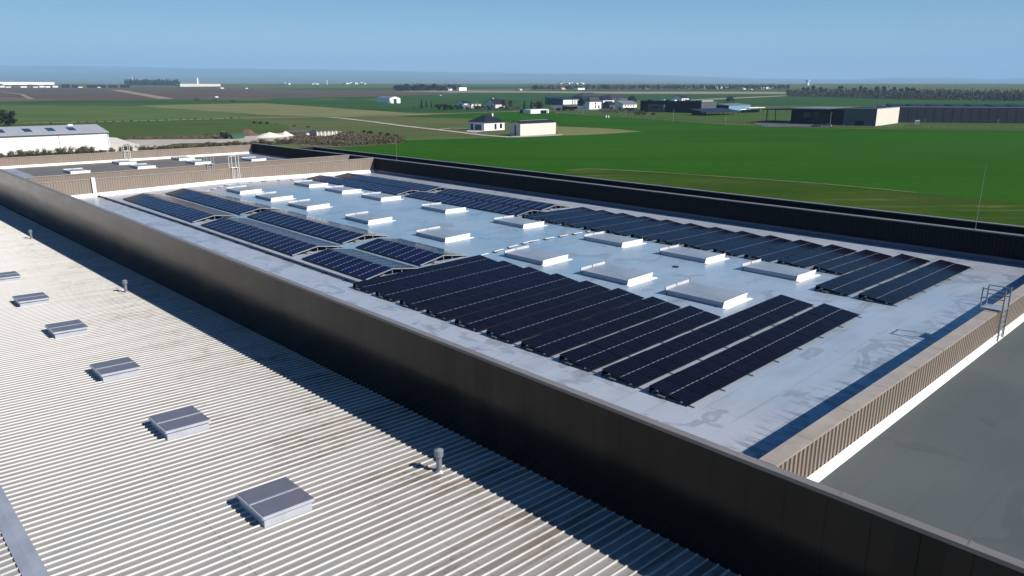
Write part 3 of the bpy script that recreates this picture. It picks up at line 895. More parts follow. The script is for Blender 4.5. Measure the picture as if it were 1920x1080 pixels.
track('path', [(822, 243.5), (845, 241), (878, 241.5)], M_gravel, 6, width=2.5)
for px, w in (([(450, 188.4), (560, 187.6), (650, 185.5)], 5), ([(60, 186), (40, 177), (0, 172)], 8), ([(710, 191.5), (745, 191)], 9), ([(690, 187.3), (708, 186.6)], 14), ([(600, 186.6), (628, 185.6)], 14)):
    track('path', px, M_stubble, 5, width=w)

# hills that close the view
prof = [(-500, 122), (-200, 123), (0, 124.5), (120, 126), (260, 127.5), (420, 130.5), (600, 132), (720, 134), (860, 137.5), (1000, 139), (1150, 140), (1300, 144), (1450, 148.5), (1600, 150), (1640, 148), (1680, 146.2), (1760, 146), (1820, 147.5), (1850, 149.5), (1900, 147.6), (1960, 147), (2300, 147)]


def ridge_y(x):
    for (xa, ya), (xb, yb) in zip(prof, prof[1:]):
        if x <= xb: return ya + (yb - ya) * (x - xa) / (xb - xa)
    return 147


b = MB(); nd = 40; na = 240; DR = 30000
for i in range(nd):
    d = 4470 + (35000 - 4470) * (i / (nd - 1)) ** 1.3
    for j in range(na + 1):
        az = R(-41 + 82 * j / na); tx = math.tan(az); px = CX + tx * (FPX * cp + 376 * sp)
        yy = ridge_y(px) + 1.1 * noise.noise((px * .012, 3, 0)) + .5 * noise.noise((px * .05, 9, 0))
        f, r, u = ray(px, yy); zr = CAMZ + DR * u / f; z0 = GZ + rise(4480) - 1.
        t = max(0., min(1., (d - 4480) / (DR - 4480))); s = t * t * (3 - 2 * t)
        s = s ** 1.15
        z = z0 + (zr - z0) * s + 90 * t * (1 - t) * noise.noise((px * .006, d * .0003, 2))
        if d > DR: z = zr - (d - DR) * .06
        p = FWD * d + RGT * (d * tx); b.v.append(Vector((p.x, p.y, z)))
for i in range(nd - 1):
    for j in range(na):
        a = i * (na + 1) + j; b.f.append((a, a + 1, a + na + 2, a + na + 1)); b.m.append(0)
M_hill = mat_field('hazy_hill_land', (.10, .13, .11), (.17, .18, .14), (.20, .20, .16), .0025) #(0.0210, 0.0330, 0.0180), (0.0720, 0.0720, 0.0420), (0.1200, 0.1020, 0.0720), .0025)
tag(b.build('hills', M_hill, smooth=True), kind='structure')  # land colour paled, extra haze painted into the hills


# ------------------------------------------------------------------ BUILDINGS of the plain
def opening(b, face, u0, u1, z0, z1, L, W, d=.05):
    if face == 'f': b.box(u0, u1, -d, .02, z0, z1)
    elif face == 'l': b.box(-d, .02, u0, u1, z0, z1)
    elif face == 'r': b.box(L - .02, L + d, u0, u1, z0, z1)


def building(name, label, cat, p, rot, L, W, h, roof, rh, wallm, roofm, ops=(), over=.4, chim=None, group=None, wl=None, th=.18):
    r = thing(name, label, cat, p, rot, group)
    b = MB(); rf = MB()
    if roof == 'x':
        b.prism([(0, -.3), (W, -.3), (W, h), (W / 2, h + rh), (0, h)], 'x', 0, L)
        s = rh / (W / 2); o = over
        for sgn in (0, 1):
            ya, yb = (-o, W / 2) if sgn == 0 else (W / 2, W + o)
            za, zb = (h - o * s, h + rh) if sgn == 0 else (h + rh, h - o * s)
            rf.hexa([(-o, ya, za + .004), (L + o, ya, za + .004), (L + o, yb, zb + .004), (-o, yb, zb + .004)], [(-o, ya, za + th), (L + o, ya, za + th), (L + o, yb, zb + th), (-o, yb, zb + th)])
    elif roof == 'y':
        b.prism([(0, -.3), (L, -.3), (L, h), (L / 2, h + rh), (0, h)], 'y', 0, W)
        s = rh / (L / 2); o = over
        for sgn in (0, 1):
            xa, xb = (-o, L / 2) if sgn == 0 else (L / 2, L + o)
            za, zb = (h - o * s, h + rh) if sgn == 0 else (h + rh, h - o * s)
            rf.hexa([(xa, -o, za + .004), (xb, -o, zb + .004), (xb, W + o, zb + .004), (xa, W + o, za + .004)], [(xa, -o, za + th), (xb, -o, zb + th), (xb, W + o, zb + th), (xa, W + o, za + th)])
    elif roof == 'hip':
        b.box(0, L, 0, W, -.3, h); o = over; q = min(L, W) / 2
        if L >= W: r0, r1 = (q, W / 2, h + rh), (L - q, W / 2, h + rh)
        else: r0, r1 = (L / 2, q, h + rh), (L / 2, W - q, h + rh)
        c = [(-o, -o, h + .01), (L + o, -o, h + .01), (L + o, W + o, h + .01), (-o, W + o, h + .01)]
        if L >= W:
            rf.poly([c[0], c[1], r1, r0]).poly([c[2], c[3], r0, r1]).poly([c[1], c[2], r1]).poly([c[3], c[0], r0]).poly(c[::-1])
        else:
            rf.poly([c[0], c[1], r0]).poly([c[1], c[2], r1, r0]).poly([c[2], c[3], r1]).poly([c[3], c[0], r0, r1]).poly(c[::-1])
    elif roof == 'shed':               # falls towards the front
        b.hexa([(0, 0, -.3), (L, 0, -.3), (L, W, -.3), (0, W, -.3)], [(0, 0, h), (L, 0, h), (L, W, h + rh), (0, W, h + rh)])
        o = over; s = rh / W
        rf.hexa([(-o, -o, h - o * s + .004), (L + o, -o, h - o * s + .004), (L + o, W + o, h + rh + o * s + .004), (-o, W + o, h + rh + o * s + .004)],
                [(-o, -o, h - o * s + th), (L + o, -o, h - o * s + th), (L + o, W + o, h + rh + o * s + th), (-o, W + o, h + rh + o * s + th)])
    else:
        b.box(0, L, 0, W, -.3, h)
        rf.box(-.06, L + .06, -.06, W + .06, h + .004, h + .2)
    b.build('wall', wallm, r)
    ro = rf.build('roof', roofm, r)
    if wl: r.children[0]['label'] = wl
    for (face, u0, u1, z0, z1, nm, m) in ops:
        q = MB(); opening(q, face, u0, u1, z0, z1, L, W); q.build(nm, m, r)
    if chim:
        x, y, z0, z1 = chim; MB().box(x - .35, x + .35, y - .35, y + .35, z0, z1).box(x - .42, x + .42, y - .42, y + .42, z1 + .002, z1 + .15).build('chimney', M_render, ro)
    return r


# white hall at the far left
p, L, _, h = bp(-90, 296, 207, None, 259)
hallw = building('white_hall', 'long white hall with grey low pitched roof at the left edge', 'industrial hall', p, 0, L, 26, h, 'x', 2.0, M_white, M_paleroof, over=.25)
s = 2. / 13
for x in (L * .47, L * .62, L * .76, L * .30):
    MB().hexa([(x, 4, h + 4 * s + .2), (x + 2.2, 4, h + 4 * s + .2), (x + 2.2, 9, h + 9 * s + .2), (x, 9, h + 9 * s + .2)], [(x, 4, h + 4 * s + .24), (x + 2.2, 4, h + 4 * s + .24), (x + 2.2, 9, h + 9 * s + .24), (x, 9, h + 9 * s + .24)]).build('roof_light', M_glass, hallw)
each('downpipe', [(L * .66, L * .66 + .12, -.06, -.004, 0, h - .3), (L - .35, L - .2, -.07, -.004, 0, h - .3)], M_mgrey, hallw)
MB().box(-.3, L + .3, -.42, -.27, h - .25, h - .02).build('gutter', M_mgrey, hallw)
MB().box(L * .8, L * .8 + 1.4, 12, 14, h + 1.9, h + 2.4).build('roof_vent', M_white, hallw)

# bungalow
p, L, W, h = bp(908, 245.5, 946, 879, 229.5)
building('bungalow', 'white bungalow with dark hipped roof beside the cream garage block', 'house', p, 0, L, W, h, 'hip', h * .85, M_render, M_slate,
         [('l', W * .18, W * .58, .05, h * .72, 'garage_door', M_mgrey), ('l', W * .72, W * .86, .05, h * .75, 'door', M_dgrey),
          ('f', L * .50, L * .60, h * .12, h * .78, 'window', M_glass), ('f', L * .76, L * .88, h * .22, h * .78, 'window', M_glass)], over=.7, chim=(L * .72, W * .42, h + .5, h * 1.95))
# cream block
p, L, W, h = bp(975.5, 255.3, 1042, 956.5, 231.8)
o = building('storage_block', 'windowless cream block with low dark roof in front of the green field', 'barn', p, 0, L, W, h, 'x', h * .16, M_cream, M_slate,
             [('l', W * .42, W * .55, .05, h * .85, 'door', M_dgrey)], over=.2)
MB().box(L * .12, L * .9, W * .5 - .25, W * .5 + .25, h * 1.16 + .2, h * 1.16 + .32).build('ridge_vent', M_alu, o)
# shed in the field
p, L, W, h = bp(731, 194, 751, 707, 184)
building('field_shed', 'white gabled shed with grey flank standing alone in the far green field', 'barn', p, 0, L, W, h, 'y', h * .33, M_white, M_greyroof,
         [('f', L * .36, L * .64, .05, h * .85, 'door', M_dgrey), ('f', L * .04, L * .12, .05, h * .4, 'window', M_glass)], over=.3)
# small white block with a carport
p, L, W, h = bp(995, 213.4, 1029, 990, 206)
o = building('garage', 'small flat white garage with dark opening at the start of the fence', 'garage', p, 0, L, W * .8 + 6, h, 'flat', 0, M_white, M_white,
             [('f', L * .53, L * .88, .05, h * .82, 'garage_door', M_navy), ('f', L * .92, L * .955, .05, h, 'downpipe', M_dgrey)])
p, L, W, h = bp(978, 212.6, 982.5, None, 206.4)
o = thing('dark_cabinet', 'small dark cabinet standing left of the flat white garage', 'cabinet', p)
MB().box(0, L, 0, 2.2, -.2, h - .15).build('body', M_navy, o); MB().box(-.12, L + .12, -.12, 2.32, h - .148, h).build('lid', M_dgrey, o)
MB().box(L * .48, L * .52, -.03, -.004, .1, h - .3).build('door_gap', M_black, o)
# cottages left of it
p, L, W, h = bp(929, 203.5, 934, 909, 195)
building('cottage', 'pale gabled cottage with dark roof among the garden trees', 'house', p, 0, L + 9, W, h, 'x', h * 1.05, M_cream, M_slate, [('l', W * .62, W * .8, .4, h * .6, 'door', M_dgrey), ('l', W * .25, W * .4, h * .3, h * .7, 'window', M_glass)], over=.5, chim=(4, W * .5, h * 1.7, h * 2.3))
p, L, W, h = bp(870, 200, 874, 855, 193.5)
building('cottage', 'low cottage with navy roof behind the dark hedge', 'house', p, 0, L + 6, W, h, 'x', h * .7, M_render, M_slate, [('l', W * .3, W * .5, .5, h * .8, 'window', M_glass)], over=.5)
p, L, W, h = bp(868.5, 204.6, 882, 866, 199.5)
building('outbuilding', 'small grey outbuilding with one dark window by the hedge', 'shed', p, 0, L, W + 3, h, 'x', h * .5, M_mgrey, M_greyroof, [('f', L * .35, L * .65, h * .35, h * .75, 'window', M_glass)])
p, L, W, h = bp(884, 203.5, 888.5, 882, 196.5)
building('outbuilding', 'narrow white gable end beside the small grey outbuilding', 'shed', p, 0, L, W + 4, h, 'y', h * .3, M_white, M_greyroof, [('f', L * .4, L * .62, .05, h * .55, 'door', M_mgrey)])
p, L, W, h = bp(890, 200, 902, 886, 195.5)
building('outbuilding', 'tan roofed outbuilding behind the narrow white gable', 'shed', p, 0, L, W + 4, h, 'hip', h * .7, M_cream, M_wood, [('f', L * .4, L * .55, .05, h * .7, 'door', M_dgrey)])

# the school-like complex
p, L, W, h = bp(1055, 196.8, 1097, 1022, 186.6)
o = building('sports_hall', 'hall with dark blue flank and white pillared front below a black roof', 'hall', p, 0, L, W, h, 'shed', h * .35, M_blueflank, M_slate,
             [('f', L * .02, L * .98, h * .08, h * .92, 'front_panel', M_white)], over=.6)
each('window', [(L * t, L * t + L * .035, -.10, -.054, h * .1, h * .9) for t in (.40, .52, .64, .76)], M_glass, o)
each('flank_panel', [(-.10, -.004, W * t - .5, W * t + .5, .3, h * 1.02) for t in (.2, .4, .6, .8)], M_dgrey, o)
p, L, W, h = bp(1105, 205.6, 1127, 1098, 190.5)
o = building('main_house', 'tall white house with grey hipped roof in the middle of the building cluster', 'house', p, 0, L, W + 1, h, 'hip', h * .55, M_render, M_slate2,
             [('f', L * .45, L * .56, h * .62, h * .85, 'window', M_glass), ('f', L * .45, L * .56, h * .2, h * .5, 'window', M_glass), ('f', L * .74, L * .86, h * .15, h * .5, 'window', M_glass)], over=.6)
p, L, W, h = bp(1101, 205.2, 1104.5, 1099, 197)
building('house_annex', 'low white annex with dark doorway left of the tall white house', 'house', p, 0, L + 2, W + 4, h, 'shed', h * .25, M_render, M_slate, [('l', .6, 2.2, .05, h * .6, 'door', M_navy)])
p, L, W, h = bp(1096, 199, 1112, 1083, 190)
building('gabled_hall', 'dark grey gabled hall in front of the hipped roofs', 'hall', p, 0, L, W, h, 'x', h * .65, M_dgrey, M_slate, [('l', W * .3, W * .6, h * .2, h * .7, 'window', M_glass)])
p, L, W, h = bp(1092, 187.5, 1130, 1080, 181)
building('hipped_hall', 'broad grey hipped roof hall, leftmost behind the cluster', 'hall', p, 0, L, W + 10, h, 'hip', h * 1.1, M_dgrey, M_slate2, [('f', L * .1, L * .3, h * .3, h * .7, 'window', M_glass)], over=.8)
p, L, W, h = bp(1131, 194.5, 1142, 1126, 187.5)
building('hipped_hall', 'white walled hall with navy hipped roof, second behind the cluster', 'hall', p, 0, L + 10, W + 14, h, 'hip', h * .95, M_render, M_slate, [('f', L * .3, L * .5, h * .3, h * .7, 'window', M_glass)], over=.8)
p, L, W, h = bp(1146, 189.5, 1176, 1138, 183.5)
building('hipped_hall', 'grey hipped roof hall, rightmost behind the cluster', 'hall', p, 0, L, W + 16, h, 'hip', h * 1.2, M_mgrey, M_slate2, [('f', L * .3, L * .5, h * .3, h * .7, 'window', M_glass)], over=.8)
p, L, W, h = bp(1168, 202.3, 1194, 1145, 195)
building('classroom_block', 'white fronted block with light grey roof at the right of the cluster', 'hall', p, 0, L, W, h, 'x', h * .75, M_render, M_greyroof, [('f', L * (.12 + .2 * i), L * (.2 + .2 * i), h * .35, h * .7, 'window', M_glass) for i in range(4)], over=.7)
p, L, W, h = bp(1143, 204.5, 1153, 1129, 195.5)
building('gabled_hall', 'dark gabled hall between the tall white house and the classroom block', 'hall', p, 0, L, W, h, 'x', h * .6, M_mgrey, M_slate, [('f', L * .3, L * .6, .1, h * .6, 'door', M_navy)])
p, L, W, h = bp(1064, 205.5, 1092, 1060, 199.3)
o = thing('bicycle_shelter', 'pale flat canopy on thin posts before the pillared hall', 'canopy', p)
MB().box(0, L, 0, W + 4, h - .4, h).build('roof', M_mgrey, o)
for x in (.4, L * .33, L * .66, L - .4): MB().tube((x, .4, -.2), (x, .4, h - .41), .1).build('post', M_dgrey, o)
MB().box(.2, L - .2, W + 3.6, W + 3.8, -.2, h - .41).build('wall', M_navy, o)

# dark halls
p, L, W, h = bp(1314, 212.6, 1342, 1200, 190.6)
o = building('black_hall', 'wide black flat roofed hall with grey box attached to its front', 'industrial hall', p, 0, L, W, h, 'flat', 0, M_navy, M_dgrey, [('f', .02, L - .02, 0, h - .05, 'front_cladding', M_mgrey)])
gy = [solve(lambda t: proj(p + Vector((0, t, 0)))[0], x, 0, 400) for x in (1248.5, 1219)]
MB().box(-3.5, -.004, gy[0], gy[1], -.3, h * .68).build('porch', M_mgrey, o); MB().box(-3.56, -3.49, gy[0] + (gy[1] - gy[0]) * .33, gy[0] + (gy[1] - gy[0]) * .75, h * .36, h * .48).build('window', M_navy, o)
for i, t in enumerate((.06, .14, .3, .47, .60, .71, .86)): MB().box(4 + 3 * (i % 3), 7 + 3 * (i % 3), W * t, W * t + 4, h + .202, h + 1.0).build('roof_unit', M_white if i % 2 else M_dgrey, o)
MB().box(3, L - 3, W * .02, W * .05, h + .202, h + .6).build('roof_unit', M_white, o)
p, L, W, h = bp(1278, 193, 1291, 1259, 184)
building('white_house', 'white house with black roof standing behind the black hall', 'house', p, 0, L, W, h, 'x', h * .55, M_render, M_slate, [('f', L * (.18 + .24 * i), L * (.28 + .24 * i), h * .45, h * .8, 'window', M_glass) for i in range(3)], over=.4)
p, L, W, h = bp(1366, 208.5, 1406.5, 1342, 197.8)
building('blue_shed', 'pale blue fronted shed with light grey roof and shaded flank', 'industrial hall', p, 0, L, W, h, 'shed', h * .22, M_bluewall, M_greyroof, [('l', 0, W, -.2, h * .99, 'shaded_flank', M_navy), ('f', L * .55, L * .8, .1, h * .3, 'door', M_white)], over=.3)  # left flank near-black, its lack of sun painted into the colour
# solar carport
p0 = G(1326, 217.5); 
o = thing('solar_carport', 'open carport with a blue grey solar roof in front of the black hall', 'carport', p0)
Lc = solve(lambda t: proj(p0 + Vector((t, 0, 0)))[0], 1388, 0, 300); Wc = solve(lambda t: proj(p0 + Vector((0, t, 0)))[0], 1293, 0, 300)
MB().hexa([(-.5, -.5, 2.3), (Lc, -.5, 2.3), (Lc, Wc, 4.4), (-.5, Wc, 4.4)], [(-.5, -.5, 2.6), (Lc, -.5, 2.6), (Lc, Wc, 4.7), (-.5, Wc, 4.7)]).build('roof', M_solarroof, o)
for i in range(7):
    for y in (1., Wc - 2): MB().box(Lc * i / 6.2, Lc * i / 6.2 + .3, y, y + .3, -.2, 2.31 + (y + .3) / Wc * 2.0).build('post', M_navy, o)
MB().box(0, .2, 1.4, Wc - 2, -.2, 2.5).build('wall', M_navy, o)
# low white canopy right of the blue shed
p, L, W, h = bp(1405, 212, 1434, None, 202)
o = thing('canopy', 'thin white canopy with dark posts right of the pale blue shed', 'canopy', p)
MB().box(0, L, 0, 8, h - .45, h).build('roof', M_white, o)
for i in range(5): MB().box(L * i / 4.2, L * i / 4.2 + .3, 1, 1.3, -.2, h - .46).build('post', M_navy, o)
MB().box(.5, L - .5, 5, 8, -.2, h * .55).build('wall', M_dgrey, o)

# black and white hall with canopy (turned 7 degrees)
rt = R(7.25)
p, L, W, h = bp(1641, 237.2, 1683, 1580, 204.4, rt)
o = building('modern_hall', 'modern hall with sunlit cream end wall, grey flank and black recessed entrance', 'industrial hall', p, rt, L, W, h, 'flat', 0, M_lgrey, M_greyroof,
             [('f', .02, L - .02, 0, h - .05, 'end_wall', M_cream), ('l', W * .36, W * .62, .1, h * .28, 'door', M_navy)], wl='grey flank')
W2 = solve(lambda t: proj(p + Vector((-math.sin(rt), math.cos(rt), 0)) * t)[0], 1476, 0, 400)
W15 = solve(lambda t: proj(p + Vector((-math.sin(rt), math.cos(rt), 0)) * t)[0], 1553, 0, 400)
W3 = solve(lambda t: proj(p + Vector((-math.sin(rt), math.cos(rt), 0)) * t)[0], 1430, 0, 400)
MB().box(.0, L - 2, W + .004, W15, -.3, h - .35).build('wall', M_navy, o)
MB().box(5, L - 2, W15 + .004, W2, -.3, h - .8).build('wall', M_navy, o)
MB().box(-.6, L - 2, W15 + .004, W2 + .5, h - .795, h - .3).build('roof', M_greyroof, o)
MB().box(-.5, L - 10, W2 + .51, W3, h - 1.4, h - .9).build('canopy', M_navy, o)
for y in (W3 - 2, W3 - 7): MB().box(.5, .9, y, y + .35, -.2, h - 1.41).build('post', M_navy, o)
for a in (.30, .52): MB().box(4.93, 4.99, W15 + (W2 - W15) * a, W15 + (W2 - W15) * (a + .17), h * .38, h * .72).build('window', M_mgrey, o)
for i in range(4): MB().box(4.93, 4.99, W15 + 1 + i * 2.6, W15 + 2.8 + i * 2.6, .2, h * .62).build('window', M_glass, o)
for i in range(5): MB().box(L * .15, L * .85, W * (.12 + .18 * i), W * (.12 + .18 * i) + 3, h + .203, h + .32).build('roof_solar_panel', M_solarroof, o)
# long grey hall
pa, pb = G(1684, 230), G(1990, 232.3)
rl = math.atan2(pb.y - pa.y, pb.x - pa.x)
h = solve(lambda t: proj(pa + Vector((0, 0, t)))[1], 201.0, 0, 60); L = (pb - pa).length
o = building('long_grey_hall', 'very long dark grey hall with panel strips on its roof at the right edge', 'industrial hall', pa, rl, L, 46, h, 'flat', 0, M_dgrey, M_greyroof,
             [('f', L * .16, L * .172, .1, h * .3, 'door', M_mgrey), ('f', L * .61, L * .625, .1, h * .28, 'door', M_mgrey)])
each('downpipe', [(L * i / 18, L * i / 18 + .25, -.06, -.004, .3, h - .1) for i in range(18)], M_joint, o)
for i in range(8):
    xa = L * (-.02 + .128 * i)
    MB().hexa([(xa, 9, h + .21), (xa + L * .105, 9, h + .21), (xa + L * .105, 22, h + .21), (xa, 22, h + .21)], [(xa, 9, h + .5), (xa + L * .105, 9, h + .5), (xa + L * .105, 22, h + 1.4), (xa, 22, h + 1.4)]).build('roof_solar_panel', M_solarroof, o)


# parked cars, trailer, skip
def car(label, p, rz, body, L=4.4):
    r = thing('parked_car', label, 'car', p, rz); w = .88; s = L / 4.4
    pr = [(-2.2, .28), (2.2, .28), (2.22, .62), (2.0, .80), (1.05, .92), (-2.05, .95), (-2.22, .7)]
    MB().prism([(x * s, z) for x, z in pr], 'y', -w, w).build('body', body, r)
    cab = [(1.05, .915), (.35, 1.42), (-1.35, 1.45), (-2.0, .945)]
    b = MB(); n = len(cab)
    b.v += [Vector((x * s, -w + .06 + .16 * (z > 1), z)) for x, z in cab] + [Vector((x * s, w - .06 - .16 * (z > 1), z)) for x, z in cab]
    b.f += [(3, 2, 1, 0)[::-1], (4, 5, 6, 7)[::-1]] + [(i, i + 1, n + i + 1, n + i)[::-1] for i in range(3)]; b.m += [0] * 5
    b.build('window', M_glass, r)
    MB().box(-1.30 * s, .30 * s, -.66, .66, 1.455, 1.475).build('roof', body, r)
    for x in (-1.35, 1.35):
        for y in (-1, 1): MB().tube((x * s, y * .70, .32), (x * s, y * .90, .32), .32, n=14).build('wheel', M_tyre, r)
    return r


car('black car parked before the recessed entrance, left of the silver one', G(1530, 238.2), R(155), M_carblack, 5.0)
car('silver car parked before the black wall, right of the black car', G(1550, 237.2), R(100), M_carsilver, 4.6)
p = G(1719, 236.5)
o = thing('white_trailer', 'small white trailer parked on the grass before the long grey hall', 'trailer', p, R(20))
MB().prism([(-2.4, .7), (2.4, .7), (2.4, 2.6), (1.7, 3.0), (-2.4, 3.0)], 'y', -1.1, 1.1).build('body', M_white, o)
for y in (-1.12, .98): MB().tube((0, y, .36), (0, y + .14, .36), .36, n=14).build('wheel', M_tyre, o)
MB().tube((2.4, 0, .75), (3.9, 0, .5), .06).build('drawbar', M_galv, o); MB().box(-1.6, .6, -1.14, -1.101, 1.6, 2.5).build('window', M_glass, o)
p = G(445, 260.5)
o = thing('green_skip', 'green steel skip standing on the gravel yard beside the earth heap', 'skip', p, R(4))
pr = [(-2.2, .25), (2.2, .25), (3.1, 1.9), (-3.1, 1.9)]
MB().prism(pr, 'y', -1.2, 1.2).build('body', M_bin, o)
each('rib', [(x - .07, x + .07, -1.28, -1.201, .3, 1.8) for x in (-2.2, -1.1, 0, 1.1, 2.2)], M_bin, o)
MB().box(-3.15, 3.15, -1.3, 1.3, 1.903, 2.0).build('rim', M_bin, o)
p = G(421, 260.5)
o = thing('skip_lorry', 'dark lorry cab parked left of the green skip', 'lorry', p, R(4))
MB().prism([(-1.2, .5), (1.2, .5), (1.2, 1.5), (.9, 2.8), (-1.2, 2.8)], 'y', -1.1, 1.1).build('cab', M_carblack, o)
MB().hexa([(.93, -.9, 1.65), (1.22, -.9, 1.55), (1.22, .9, 1.55), (.93, .9, 1.65)], [(.90, -.9, 2.6), (.98, -.9, 2.6), (.98, .9, 2.6), (.90, .9, 2.6)]).build('window', M_glass, o)
MB().box(-4.6, -1.21, -.9, .9, .6, .95).build('chassis', M_black, o)
for x in (.4, -3.4):
    for y in (-1, 1): MB().tube((x, y * .82, .48), (x, y * 1.1, .48), .48, n=14).build('wheel', M_tyre, o)


def heap(name, label, px, py, wpx, ytop, m):
    p, L, _, h = bp(px - wpx / 2, py, px + wpx / 2, None, ytop)
    b = MB(); n = 22; k = 9; s = random.random() * 50
    for i in range(k + 1):
        t = i / k
        for j in range(n):
            a = 2 * math.pi * j / n; rr = (1 - t) ** .8 * L / 2 * (1 + .28 * noise.noise((math.cos(a) * 1.4 + s, math.sin(a) * 1.4, t * 2)))
            b.v.append(Vector((rr * math.cos(a), rr * math.sin(a) * .7, h * t * (1 + .12 * noise.noise((a, t * 4, s))) - .2)))
    for i in range(k):
        for j in range(n): b.f.append((i * n + j, i * n + (j + 1) % n, (i + 1) * n + (j + 1) % n, (i + 1) * n + j)); b.m.append(0)
    b.f.append(tuple(k * n + j for j in range(n))); b.m.append(0)
    o = b.build(name, m, smooth=False); o.location = p + Vector((L / 2, 0, 0)); return tag(o, label, 'heap')


heap('earth_heap', 'brown heap of dug earth behind the green skip', 463, 256, 46, 241, M_earth)
heap('gravel_heap', 'long white heap of chalky gravel right of the earth heap', 505, 259, 60, 248.5, M_concrete)
heap('gravel_heap', 'smaller white heap of gravel beside the ruined sheds', 536, 257, 34, 246, M_concrete)
heap('gravel_heap', 'low white spoil heap at the front of the yard', 436, 266.5, 26, 262.5, M_concrete)
heap('earth_heap', 'flat brown spoil heap at the right of the yard', 345, 261, 40, 256, M_earth)
p, L, W, h = bp(549, 255.5, 573, None, 249)
building('ruined_shed', 'low brown shed in the yard, left of the row of white bays', 'shed', p, 0, L, 8, h, 'shed', .6, M_dirt, M_wood, [('f', L * .05, L * .2, .05, h * .8, 'door', M_black)])
p, L, W, h = bp(594, 258, 633, None, 248)
o = building('storage_bays', 'row of grey white storage bays among the brambles', 'shed', p, 0, L, 6, h, 'flat', 0, M_gravel, M_mgrey)
each('pillar', [(L * i / 5.5, L * i / 5.5 + .35, -.3, -.004, -.2, h + .25) for i in range(6)], M_render, o)
p, L, W, h = bp(574, 254.5, 592, None, 248.6)
building('ruined_shed', 'pale half open shed between the brown shed and the white bays', 'shed', p, 0, L, 7, h, 'shed', .5, M_render, M_mgrey, [('f', L * .55, L * .9, .05, h * .7, 'door', M_dgrey)])

# fence with its posts
fp = [(1032, 210), (1110, 218.5), (1200, 223.5), (1320, 230.3), (1430, 235.5), (1480, 238.3), (1580, 240.5), (1720, 242.4), (1930, 244)]
fo = thing('field_fence', 'long wire fence with brown posts along the top of the bright green field', 'fence', G(*fp[0]))
FO = G(*fp[0]); W3D = [G(*q) for q in fp]; tot = sum((c - a).length for a, c in zip(W3D, W3D[1:])); npst = 96; pm = MB().box(-.09, .09, -.09, .09, -.3, 1.75).mesh('post', M_post)
ptsf = []
for i in range(npst):
    s = tot * i / (npst - 1); k = 0
    while k < len(W3D) - 2 and s > (W3D[k + 1] - W3D[k]).length: s -= (W3D[k + 1] - W3D[k]).length; k += 1
    q = W3D[k].lerp(W3D[k + 1], min(1, s / (W3D[k + 1] - W3D[k]).length)); ptsf.append(q)
    po = link('post', pm, fo); po.location = q - FO; po.rotation_euler = (random.uniform(-.03, .03), random.uniform(-.03, .03), 0)
b = MB()
for a, c in zip(ptsf, ptsf[1:]):
    for z in (.5, 1.0, 1.55): b.tube(a + Vector((0, 0, z)), c + Vector((0, 0, z)), .02, n=4)
b.build('wire', M_galv, fo, origin=FO)
for i, (x, y, yt) in enumerate(((1262, 227.5, 206.5), (1360, 233.5, 219.5), (1556, 237, 211), (1093, 213, 200), (1173, 219, 206))):
    p, _, _, h = bp(x, y, None, None, yt)
    o = thing('light_mast', 'thin pale light mast ' + ['before the grey box of the black hall', 'by the fence, right of the carport', 'beside the parked cars', 'by the fence near the bicycle shelter', 'by the fence below the classroom block'][i], 'lamp post', p, group='light masts by the fence')
    MB().tube((0, 0, -.2), (0, 0, h), .13, .07, n=8).build('pole', M_alu, o); MB().box(-.12, .7, -.12, .12, h + .002, h + .14).build('lamp_head', M_galv, o)
for i, (x, y) in enumerate(((1136.5, 220.8), (1140.8, 221.2))):
    p = G(x, y); o = thing('marker_post', 'short white marker post at the field fence, ' + ('left' if i == 0 else 'right') + ' one of two', 'post', p, group='white marker posts')
    MB().box(-.3, .3, -.3, .3, -.2, 1.7).build('post', M_white, o); MB().box(-.32, .32, -.32, .32, 1.702, 1.8).build('cap', M_mgrey, o)


# ------------------------------------------------------------------ TREES
def leaf(b, c, s):
    a = Vector((random.gauss(0, 1), random.gauss(0, 1), random.gauss(0, 1))).normalized(); t = a.orthogonal().normalized(); u = a.cross(t)
    k = random.uniform(.6, 1.25) * s; l = random.uniform(.5, 1.) * s
    b.poly([c - t * k * .5, c + u * l * .5, c + t * k * .5, c - u * l * .45])


def lobes(b, cs, per, s):
    for (c, r) in cs:
        for _ in range(per):
            d = Vector((random.gauss(0, 1), random.gauss(0, 1), random.gauss(0, 1))).normalized() * r * random.random() ** .4
            leaf(b, Vector(c) + Vector((d.x, d.y, d.z * .8)), s)


